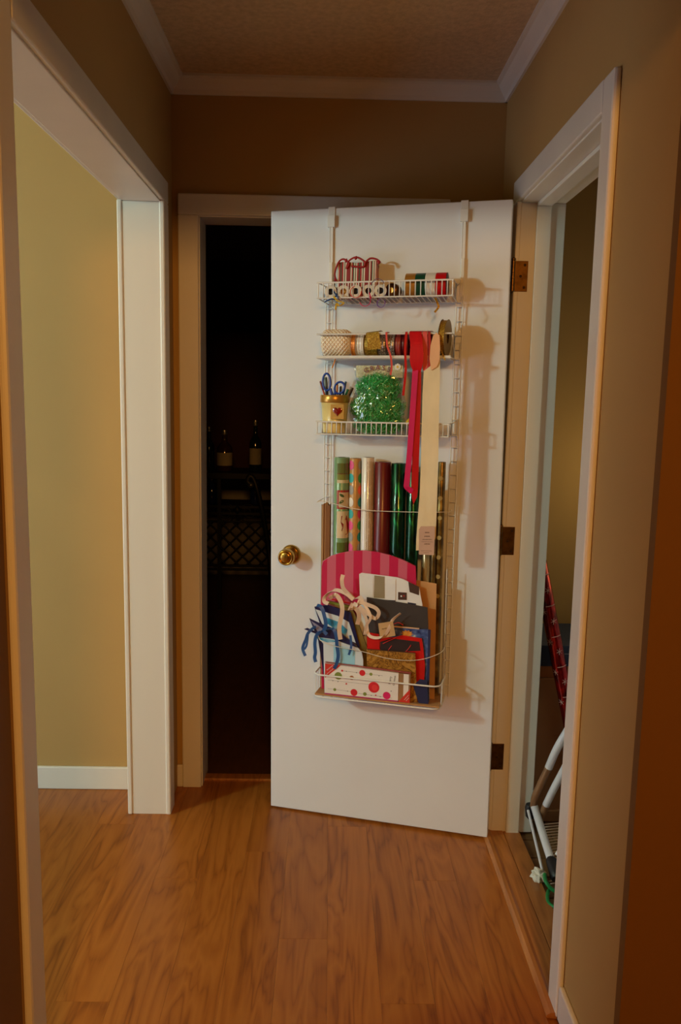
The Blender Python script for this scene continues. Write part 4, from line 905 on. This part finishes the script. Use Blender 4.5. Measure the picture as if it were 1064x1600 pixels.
tB2 = bluebag('dark blue gift bag with pointed open corner, middle of the leaning blue bags', [(0.1705, 0.7225), (0.2069, 0.7087), (0.2707, 0.6890), (0.3300, 0.6440), (0.3407, 0.6282), (0.3363, FL), (0.2304, FL), (0.2010, 0.6533)], .110, .1135, BLK,
    [('inner_side', [(0.1772, 0.7149), (0.2009, 0.7022), (0.2244, 0.6873), (0.2011, 0.6790)], .1136, .114, mat('grey_lilac_paper', (130, 126, 150), .5)), ('bag_rim', [(0.1538, 0.6854), (0.1646, 0.6906), (0.2203, 0.6722), (0.2140, 0.6674)], .1136, .1143, BLK)])
tB3 = bluebag('white and pale blue snowflake gift bag directly behind the dotted card box', [(0.2027, 0.6636), (0.2515, 0.6617), (0.3106, 0.6461), (0.3357, 0.6400), (0.3463, 0.6285), (0.3519, 0.6018), (0.3527, FL), (0.2256, FL), (0.2199, 0.6441)], .1145, .1185, PALEB,
    [('print_panel', [(0.2541, 0.6454), (0.3068, 0.6376), (0.3257, 0.6289), (0.3244, 0.5784), (0.2549, 0.5757)], .1186, .119, mat('sky_blue_print', (150, 204, 226), .4)),
     ('bag_rim', [(0.1923, 0.6651), (0.2518, 0.6599), (0.2666, 0.6549), (0.2350, 0.6500), (0.2052, 0.6578)], .1186, .1192, CY)])
mb = MB()
for c_, s_ in (((0.2695, 0.5962), .013), ((0.3100, 0.6295), .012)):
    for i in range(8):
        a = 2*math.pi*i/8 + .2; mb.tube([P(c_, .1190), P((c_[0]+s_*math.cos(a), c_[1]+.7*s_*math.sin(a)), .1190)], [.0007, .0003], 4)
mb.build('snowflake_print', mat('blue_snowflake_print', (40, 110, 160), .5), tB3, kind='stuff')
BRIB = mat('blue_satin_ribbon', (40, 92, 160), .35, coat=.2)
for lab, tt, pts, wd in (('blue ribbon handle', tB1, [(0.1991, 0.7704), (0.2142, 0.7652), (0.2240, 0.7419), (0.2307, 0.7111), (0.2245, 0.6917)], .0085),
                     ('blue ribbon handle', tB2, [(0.1957, 0.7007), (0.1817, 0.6896), (0.1699, 0.6747), (0.1639, 0.6555), (0.1555, 0.6336), (0.1556, 0.6208), (0.1643, 0.6026)], .007),
                     ('blue ribbon handle', tB2, [(0.1699, 0.6747), (0.1686, 0.6499), (0.1665, 0.6349), (0.1602, 0.6237)], .005),
                     ('blue ribbon handle', tB3, [(0.2329, 0.6774), (0.2184, 0.6871), (0.2003, 0.6738), (0.1945, 0.6483), (0.1969, 0.6169), (0.1949, 0.5998), (0.1993, 0.5853)], .008),
                     ('blue ribbon handle', tB2, [(0.2303, 0.6916), (0.2515, 0.6978), (0.2630, 0.6808), (0.2676, 0.6436), (0.2722, 0.6126), (0.2683, 0.5890), (0.2601, 0.5692)], .008),
                     ('blue ribbon handle', tB3, [(0.3098, 0.6813), (0.3133, 0.6556), (0.3135, 0.6410), (0.3075, 0.6194)], .0055)):
    ws = [.110+.0]*0; k = [.1225, .127, .131, .133, .134, .134, .134]
    wv = [.1225 + .0085*i/(len(pts)-1) for i in range(len(pts))]
    tape(MB(), [P(q, w_) for q, w_ in zip(pts, wv)], wd*1.35, (1, .3, .2), .0008, 5).build('ribbon_handle', BRIB, tt)
# cream satin ribbon bow with tag
SAT = mat('cream_satin_ribbon', (226, 204, 186), .3, var=.05, coat=.3)
bw = thing('ribbon_bow', 'loose cream satin ribbon bow lying over the gift bags with a square tag', 'ribbon', (0.3132, -.112, 0.7693))
loops = [([(0.2827, 0.8741), (0.2808, 0.8576), (0.2853, 0.8332), (0.3022, 0.8139), (0.3189, 0.7987)], .0085),
         ([(0.3189, 0.7987), (0.2917, 0.8172), (0.2541, 0.8227), (0.2250, 0.7998), (0.2209, 0.7829), (0.2357, 0.7778)], .0085),
         ([(0.2398, 0.7947), (0.2585, 0.8065), (0.2755, 0.7871), (0.2821, 0.7565), (0.2744, 0.7038), (0.2791, 0.6666)], .0095),
         ([(0.3189, 0.7987), (0.3374, 0.8062), (0.3458, 0.7966), (0.3336, 0.7833), (0.3191, 0.7863)], .009),
         ([(0.3191, 0.7863), (0.3091, 0.7649), (0.3214, 0.7741), (0.3340, 0.7607), (0.3364, 0.7402), (0.3306, 0.7169)], .0095),
         ([(0.3334, 0.7957), (0.3645, 0.7857), (0.3892, 0.7754), (0.3997, 0.7598), (0.3898, 0.7426), (0.3670, 0.7572), (0.3378, 0.7795)], .008),
         ([(0.3380, 0.7713), (0.3591, 0.7400), (0.3638, 0.7073), (0.3724, 0.6874), (0.3971, 0.6834), (0.4214, 0.6938), (0.4371, 0.7219), (0.4448, 0.7430), (0.4685, 0.7654)], .0068),
         ([(0.3542, 0.7849), (0.3754, 0.7496), (0.3636, 0.7197), (0.3579, 0.6903)], .006)]
for i, (pts, wd) in enumerate(loops):
    tape(MB(), [P(q, .121 + .006*math.sin(i*1.7+j*.9) + .001*i) for j, q in enumerate(pts)], wd*1.45, (1, .35, .55), .0008, 5).build('ribbon_loop', SAT, bw)
tgc = MB().prism([(0.3996, 0.7286), (0.4460, 0.7396), (0.4551, 0.6944), (0.4066, 0.6798)], .1262, .1274).build('gift_tag', mat('beige_tag_card', (190, 152, 104), .7), bw)
scribble('tag_writing', [((0.4124, 0.7116), (0.4386, 0.7200)), ((0.4188, 0.6977), (0.4370, 0.7034))], .1278, .0028, .0004, mat('olive_ink', (96, 80, 40), .6), bw)
# dotted box of cards, foremost
bx = thing('card_box', 'white card box with red and green dots and red corners, foremost in bin', 'box', (0.3604, -.124, FL))
BW = mat('white_box_card', (228, 222, 216), .45, var=.02); BREDC = mat('red_corner_print', (206, 50, 36), .5); BGRN = mat('olive_dot_print', (128, 140, 62), .5); BDR = mat('red_dot_print', (210, 34, 44), .5); BPK = mat('pink_dot_print', (216, 30, 100), .5); BBR = mat('brown_dot_print', (160, 100, 62), .5); GREY = mat('grey_print', (90, 84, 86), .6)
fq = [(0.2290, 0.5827), (0.4676, 0.5741), (0.4688, 0.4763), (0.2289, 0.4827)]
vbt = FL+.0005
U0, U1 = fq[0][0], fq[1][0]; VT = fq[0][1]; VBm = FL
fr_t, fr_b = fq[0][1], FL
MB().prism([(U0, VT), (U1, fq[1][1]), (U1, FL), (U0, FL)], .1195, .1265).build('box_body', BW, bx, bevel=.0005)
UE = 0.5050
MB().prism([(U1+.0006, fq[1][1]), (UE, fq[1][1]), (UE, FL), (U1+.0006, FL)], .118, .1255).build('box_end', mat('warm_brown_card', (150, 112, 72), .5), bx)
MB().prism([(0.4836, fq[1][1]-.001), (0.4998, fq[1][1]-.001), (0.4998, FL+.02), (0.4836, FL+.02)], .1256, .1259).build('box_end_label', BW, bx)
MB().prism([(U0-.001, VT+.006), (UE+.002, fq[1][1]+.007), (UE+.002, fq[1][1]), (U1, fq[1][1]), (U0-.001, VT)], .1194, .1275).build('lid', FILM, bx, label='clear plastic lid')
MB().prism([(U0, VT+.0002), (UE, fq[1][1]+.0002), (UE, fq[1][1]+.005), (U0, VT+.004)], .1196, .1199).build('lid_lining', mat('dusty_rose_card', (176, 84, 80), .5), bx)
MB().box(U0-.0004, U1, -.1272, -.1194, FL, FL+.004).build('box_base', mat('magenta_card', (170, 40, 96), .5), bx)
MB().prism([(U0, VT), (U0+.052, VT-.0015), (U0, VT-.048)], .1266, .127).build('corner_print', BREDC, bx)
MB().prism([(U1+.001, FL+.0005), (UE, FL+.0005), (UE, FL+.046)], .1256, .1262).build('corner_print', BREDC, bx)
scribble('corner_lettering', [((U0+.006, VT-.022), (U0+.026, VT-.004)), ((U0+.005, VT-.036), (U0+.036, VT-.007))], .1273, .0022, .0006, BW, bx)
scribble('corner_lettering', [((UE-.018, FL+.008), (UE-.004, FL+.026)), ((UE-.012, FL+.006), (UE-.003, FL+.017))], .1265, .0018, .0005, BW, bx)
# print of dots on strings
dd = [(528.5, 1056, 6.3, 'G'), (566, 1051, 5.0, 'R'), (579.5, 1053, 2.6, 'G'), (549.5, 1059, 3.6, 'B'), (584, 1074, 9.2, 'R'), (553, 1082, 5.8, 'R'), (570, 1084.5, 3.0, 'G'), (604, 1089, 6.3, 'P'), (523, 1077.5, 2.5, 'G'), (534.5, 1048, 1.7, 'R'), (540, 1067, 1.4, 'R'), (587, 1086, 1.2, 'R')]
dq = [(0.2730, 0.5459), (0.3513, 0.5634), (0.3793, 0.5620), (0.3172, 0.5441), (0.3894, 0.5200), (0.3252, 0.4963), (0.3608, 0.4948), (0.4311, 0.4930), (0.2619, 0.4990), (0.2854, 0.5641), (0.2997, 0.5222), (0.3960, 0.4945)]
DM_ = {'G': BGRN, 'R': BDR, 'P': BPK, 'B': BBR}
for (x, y, r_, c_), q in zip(dd, dq):
    if q[1]-r_*.00194 < FL+.004: q = (q[0], FL+.0045+r_*.00194)
    disc(MB(), q, r_*.00194, .1265, .1269, 20).build('dot_print', DM_[c_], bx)
disc(MB(), (dq[4][0]+.003, dq[4][1]-.001), .010, .1269, .1271, 20).build('dot_print', mat('bright_red_print', (226, 60, 60), .5), bx)
mb = MB()
for a, b_ in (((0.2844, 0.5640), (0.4174, 0.5607)), ((0.2994, 0.5444), (0.3704, 0.5412)), ((0.2382, 0.5285), (0.3851, 0.5280)), ((0.2386, 0.4997), (0.3147, 0.4983)), ((0.3399, 0.4947), (0.4475, 0.4906))): mb.tube([P(a, .1266), P(b_, .1266)], .0004, 4)
for q in ((0.2991, 0.5634), (0.3326, 0.5625), (0.4051, 0.5594), (0.2722, 0.5267), (0.2552, 0.5281), (0.3042, 0.4983), (0.3816, 0.4929), (0.4105, 0.4918), (0.3392, 0.5421), (0.4450, 0.5134)): disc(mb, q, .0016, .1265, .1268, 8)
mb.build('string_print', GREY, bx, kind='stuff')
text('box_lettering', 'Merry', .0105, (0.4412, 0.5485), .1267, GREY, bx, 1.45)
text('box_lettering', 'Christmas', .008, (0.4544, 0.5489), .1267, GREY, bx, 1.45)
# navy folded card at the right front
tag(MB().prism([(0.5126, 0.5355), (0.5342, 0.5586), (0.5564, 0.5567), (0.5625, FL), (0.5318, FL)], .1165, .1178).build('folded_card', mat('navy_card', (34, 40, 78), .5), at=(.57, -.117, FL)), 'dark navy folded card at the front right corner of the bin', 'card')

# ================================================================ CLOSET THINGS
cb = thing('cardboard_box', 'brown cardboard box on the closet floor under the flat blue box', 'box', (.90, 2.72, -.008), None, I4)
MB().box(.70, 1.12, 2.60, 2.88, -.008, .507).build('carton', mat('closet_carton', (170, 124, 84), .8, var=.06), cb, I4, .003)
MB().box(.70, 1.12, 2.598, 2.60, .30, .3015).build('carton_seam', KRAFT, cb, I4)
tag(MB().box(.702, 1.05, 2.605, 2.87, .508, .549).build('flat_box', mat('orange_brown_card', (176, 110, 56), .8), None, I4, .002, at=(.87, 2.74, .508)), 'thin orange-brown flat box lying between cardboard box and blue box', 'box')
bb = thing('game_box', 'flat dark blue box lying on top of the closet boxes behind the red paper roll', 'box', (.9, 2.74, .549), None, I4)
MB().box(.701, 1.08, 2.60, 2.875, .5495, .622).build('box_lid', mat('dark_blue_box', (44, 62, 92), .5), bb, I4, .002)
MB().box(.80, .84, 2.5985, 2.60, .592, .595).box(.71, .722, 2.5985, 2.60, .565, .577).build('box_print', mat('pale_box_print', (130, 140, 150), .5), bb, I4)
# red snowflake paper roll leaning
ax_t, ax_b = Vector((0.7040, 2.5600, 0.8574)), Vector((0.8008, 2.5600, 0.4559))
dr = (ax_b-ax_t); dr2 = dr/abs(dr.z); top_ = ax_t - dr2*.06; bot = ax_t + dr2*(ax_t.z - .012)
bot.z = .013
rl = thing('wrapping_paper_roll', 'red foil paper roll with snowflakes leaning in the closet', 'wrapping paper', bot, None, I4)
RF = foil('red_foil', (60, 3, 5), (124, 8, 10), (176, 20, 18), .3)
axv = (top_-bot).normalized(); ln = (top_-bot).length; RR = .0235
MB().lathe([(RR*.5, 0), (RR, .0005), (RR, ln-.0005), (RR*.5, ln)], bot, axv, 32, caps=False).build('paper', RF, rl, I4)
side_ = axv.cross(Vector((0, -1, 0))).normalized(); frt = side_.cross(axv).normalized()
if frt.y > 0: frt = -frt
WHP = mat('pale_snow_print', (200, 160, 150), .5)
k = .10; i = 0
while k < ln-.02:
    cpt = bot + axv*k
    for dside in (-.9, .18) :
        th0 = dside; cp = cpt + axv*(.035 if dside < 0 else 0) + (frt*math.cos(th0) + side_*math.sin(th0))*(RR+.0006); tang = (side_*math.cos(th0) - frt*math.sin(th0))
        mb = MB()
        for j in range(3):
            a = math.pi*j/3 + .3; d_ = axv*math.cos(a)*.0115 + tang*math.sin(a)*.0105; mb.tube([cp-d_, cp, cp+d_], [.0007, .0012, .0007], 4)
        mb.build('snowflake_print', WHP, rl, I4)
    mb = MB(); cq_ = bot + axv*(k+.052)
    mb.tube([cq_ + (frt*math.cos(t_) + side_*math.sin(t_))*(RR+.0004) for t_ in [-.5+.25*z_ for z_ in range(7)]], .0014, 4); mb.build('text_stripe', WHP, rl, I4)
    k += .105
# folded tubular step stool
st = thing('step_stool', 'white tubular folding step stool with wire grille and black foot in the closet', 'stool', (.80, 2.38, -.008), None, I4)
STW = mat('white_enamel_tube', (222, 220, 222), .3, coat=.2); BRZ = mat('bronze_tube', (150, 110, 74), .4, .3)
J = Vector((0.6915, 2.4700, 0.1124)); F = Vector((0.7019, 2.2700, 0.0371)); 
MB().tube(smooth_path([J + Vector((.002, 0, .004)), J*.5+F*.5 + Vector((0, 0, .002)), F], 5), .0125, 10).build('leg_tube', STW, st, I4)
MB().tube([J + Vector((-.018, .0, -.01)), F + Vector((-.030, -.02, -.028))], .0045, 8).build('edge_strip', STW, st, I4)
T1 = [Vector((0.7769, 2.4200, 0.4122)), Vector((0.7435, 2.4300, 0.3346)), Vector((0.7234, 2.4400, 0.2647))]
MB().tube(smooth_path([T1[0] + (T1[0]-T1[1])*1.2] + T1, 5), .0125, 10).build('handle_tube', STW, st, I4)
MB().tube(smooth_path([T1[2], Vector((0.7045, 2.4500, 0.2049)), Vector((0.6909, 2.4600, 0.1555)), J + Vector((.0, .004, .004))], 5), .0118, 10).build('handle_tube', BRZ, st, I4, label='bronze lower end of the tube')
MB().tube(smooth_path([Vector((0.7801, 2.4000, 0.3274)), Vector((0.7660, 2.4000, 0.2910)), Vector((0.7397, 2.4200, 0.2074)), Vector((0.7221, 2.4400, 0.1377))], 5), .0118, 10).build('handle_tube', STW, st, I4)
MB().tube(smooth_path([Vector((0.7221, 2.4400, 0.1377)), Vector((0.7144, 2.4500, 0.0990)), Vector((0.7081, 2.4600, 0.0688))], 5), .0112, 10).build('handle_tube', BRZ, st, I4, label='bronze lower end of the tube')
MB().tube([Vector((0.7200, 2.4500, 0.1101)), Vector((0.7534, 2.4500, 0.1127)), Vector((0.7926, 2.4500, 0.1221))], .0035, 6).build('cross_bar', BRZ, st, I4)
MB().lathe([(.008, -.03), (.015, -.02), (.016, .012), (.012, .022)], Vector((0.6849, 2.4900, 0.0925)), (-.1, .0, 1), 14).build('rubber_cap', BLACK, st, I4)
fb = (J-F).normalized()
MB().lathe([(.0125, .02), (.0165, .012), (.018, -.02), (.02, -.045), (.016, -.052)], F, fb, 14).build('rubber_foot', BLACK, st, I4)
MB().lathe([(.011, -.02), (.017, -.01), (.017, .02), (.012, .03)], Vector((0.7175, 2.2600, 0.0226)), (.7, -.3, -.5), 12).build('rubber_foot', BLACK, st, I4)
MB().tube([Vector((0.7212, 2.2800, 0.0564)), Vector((0.7475, 2.2900, 0.0928))], .012, 10).build('leg_tube', STW, st, I4)
gw = [(Vector((0.7212, 2.4600, 0.0600)), Vector((0.8047, 2.4600, 0.0722))), (Vector((0.7081, 2.2900, 0.0249)), Vector((0.7565, 2.2900, 0.0402)))]
g0 = Vector((0.7087, 2.4600, 0.0576)); g1 = Vector((0.8091, 2.4600, 0.0700)); g2_ = Vector((0.7032, 2.2900, 0.0417)); g3 = Vector((0.7597, 2.2900, 0.0529))
for i in range(13):
    f = i/12; a = g0+(g2_-g0)*f; b_ = g1+(g3-g1)*f
    MB().tube([a, b_ + (b_-a)*1.2], .0022, 5).build('grille_wire', mat('cream_grille_wire', (214, 190, 160), .4), st, I4)
for (a, b_) in ((Vector((0.6811, 2.2300, 0.0058)), Vector((0.7401, 2.2300, 0.0188))), (Vector((0.6843, 2.2200, 0.0039)), Vector((0.7374, 2.2200, 0.0148)))): MB().tube([a, b_], .002, 5).build('grille_wire', MATS['cream_grille_wire'], st, I4)
# green cord
GC = mat('green_cord', (10, 128, 60), .5)
tag(MB().tube(smooth_path([Vector((0.6675, 2.2275, 0.0300)), Vector((0.6634, 2.1966, 0.0250)), Vector((0.6773, 2.1822, 0.0120)), Vector((0.6997, 2.1731, 0.0040)), Vector((0.7266, 2.1551, 0.0020)), Vector((0.7268, 2.1311, 0.0020)), Vector((0.7020, 2.1160, 0.0020)), Vector((0.6719, 2.1068, 0.0020)), Vector((0.6554, 2.1271, 0.0020)), Vector((0.6579, 2.1571, 0.0020)), Vector((0.6700, 2.1880, 0.0020))], 6), .0058, 8).build('green_cord', GC, None, I4, at=(.70, 2.15, -.008)), 'bright green cord looped on the closet floor beside the stool foot', 'cord')
# crumpled white paper
mb = MB(); pc = Vector((0.6545, 2.2411, 0.0150))
def crump(a, b_):
    th_, ph = a*2*math.pi, b_*math.pi; d_ = Vector((math.sin(ph)*math.cos(th_), math.sin(ph)*math.sin(th_), math.cos(ph))); r_ = .021*(1+.55*noise.noise(d_*2.3) + .3*noise.noise(d_*5))
    return pc + Vector((d_.x*r_, d_.y*r_, max(-.0225, d_.z*r_*1.0)))
mb.grid(crump, 18, 12, smooth=False)
tag(mb.build('crumpled_paper', mat('white_tissue', (224, 218, 200), .7), None, I4, at=pc - Vector((0, 0, .0225))), 'crumpled white paper ball on the closet floor by the threshold', 'paper')

# ================================================================ DIM FAR ROOM
YT = 5.3
tb = thing('console_table', 'black iron bar console with lattice front in the dim far room', 'table', (-.62, YT, 0), None, I4)
zt = .925
MB().box(-1.20, .02, YT, YT+.42, zt-.04, zt).build('table_top', IRON, tb, I4, .003)
for x in (-1.18, -.72, -.26, 0.0): MB().box(x-.012, x+.012, YT+.004, YT+.028, 0, zt-.04).build('leg', IRON, tb, I4)
for x in (-1.18, 0.0): MB().box(x-.012, x+.012, YT+.39, YT+.414, 0, zt-.04).build('leg', IRON, tb, I4)
mb = MB()
for z_ in (.70, .655, .30, .275): mb.box(-1.18, 0, YT+.006, YT+.024, z_-.008, z_+.008)
mb.box(-1.18, 0, YT+.02, YT+.40, .69, .70)
mb.build('rail', IRON, tb, I4, kind='stuff')
mb = MB(); zl0, zl1 = .30, .60; wdt = zl1-zl0
x = -1.18-.3
while x < .3:
    for sgn in (1, -1):
        xa_, xb_ = (x, x+wdt) if sgn == 1 else (x+wdt, x); pts = []
        for i in range(9):
            f = i/8; xx = xa_+(xb_-xa_)*f
            if -1.18 <= xx <= 0: pts.append((xx, YT+.012+.004*sgn, zl0+(zl1-zl0)*f))
        if len(pts) > 1: mb.tube(pts, .007, 5)
    x += .085
mb.tube([(-1.18, YT+.015, .60), (0, YT+.015, .60)], .008, 5)
mb.build('lattice', IRON, tb, I4, kind='stuff')
mb = MB()
for s_ in (-1, 1):
    pts = []
    for i in range(26):
        a = i*.42; r_ = .012+.0022*i; pts.append((-.60+s_*(.075+r_*math.cos(a)), YT+.012, .665+r_*math.sin(a)))
    mb.tube(pts, .006, 5)
mb.lathe([(.001, -.035), (.03, 0), (.001, .035)], (-.60, YT+.012, .68), (0, 0, 1), 8)
mb.build('scroll', IRON, tb, I4, kind='stuff')
def bottle(label, x, y, z0, h, r, glass, lab=None, neck=.35):
    t = thing('bottle', label, 'bottle', (x, y, z0), 'bottles in the dim far room', I4)
    MB().lathe([(r*.9, 0), (r, .006), (r, h*(1-neck)*.86), (r*.86, h*(1-neck)*.95), (r*.36, h*(1-neck)+.02), (r*.33, h*.93), (r*.42, h*.94), (r*.42, h*.97), (r*.34, h)], (x, y, z0), (0, 0, 1), 18).build('glass', glass, t, I4)
    if lab: MB().lathe([(r+.0008, h*.14), (r+.0008, h*.46)], (x, y, z0), (0, 0, 1), 18, caps=False).build('bottle_label', lab, t, I4)
    MB().lathe([(r*.4, h*.9), (r*.44, h*.93), (r*.40, h+.004)], (x, y, z0), (0, 0, 1), 12).build('cap', mat('silver_cap', (170, 170, 166), .3, .8), t, I4)
DG = mat('dark_green_glass', (22, 34, 24), .08, coat=.5); BG = mat('blue_glass', (24, 34, 92), .1, coat=.5); AM = mat('brown_glass', (60, 34, 16), .08, coat=.5); PL = mat('pale_bottle_label', (170, 160, 140), .7)
bottle('tall dark bottle with pale label on the right of the iron console', (-0.4948, 5.4500, 0.9970)[0], YT+.15, zt+.001, .34, .040, DG, PL)
bottle('squat brown bottle with pale label standing left of centre on the console', (-0.7021, 5.4500, 0.9933)[0], YT+.15, zt+.001, .27, .052, AM, PL)
bottle('slim dark bottle at the left end of the console in view', (-0.8056, 5.4500, 0.9914)[0], YT+.15, zt+.001, .29, .036, DG)
bottle('blue glass bottle on the lower shelf of the console, left', (-0.7891, 5.4500, 0.7741)[0], YT+.15, .7015, .175, .040, BG, None, .3)
bottle('blue glass bottle on the lower shelf of the console, right', (-0.4939, 5.4500, 0.7793)[0], YT+.15, .7015, .165, .036, BG, None, .3)
ck = thing('walking_cane', 'dark cane with crook handle leaning against the iron console', 'cane', (-0.3735, 5.1000, 0.3239), None, I4)
MB().tube(smooth_path([Vector((-0.3495, 5.0000, 0.2839)), Vector((-0.3706, 5.0500, 0.4595)), Vector((-0.4233, 5.1800, 0.6870)), Vector((-0.4624, 5.2400, 0.8256)), Vector((-0.4887, 5.2500, 0.8955)), Vector((-0.5138, 5.2500, 0.9118)), Vector((-0.5262, 5.2500, 0.8780)), Vector((-0.5052, 5.2500, 0.8574))], 6), .016, 8).build('cane_shaft', BLACK, ck, I4)
MB().lathe([(.004, -.02), (.02, -.012), (.02, .012), (.004, .02)], Vector((-0.5052, 5.2500, 0.8532)), (1, 0, .3), 10).build('cane_knob', mat('grey_metal_knob', (120, 120, 124), .3, .8), ck, I4)
# ---------------------------------------------------------------- small last details
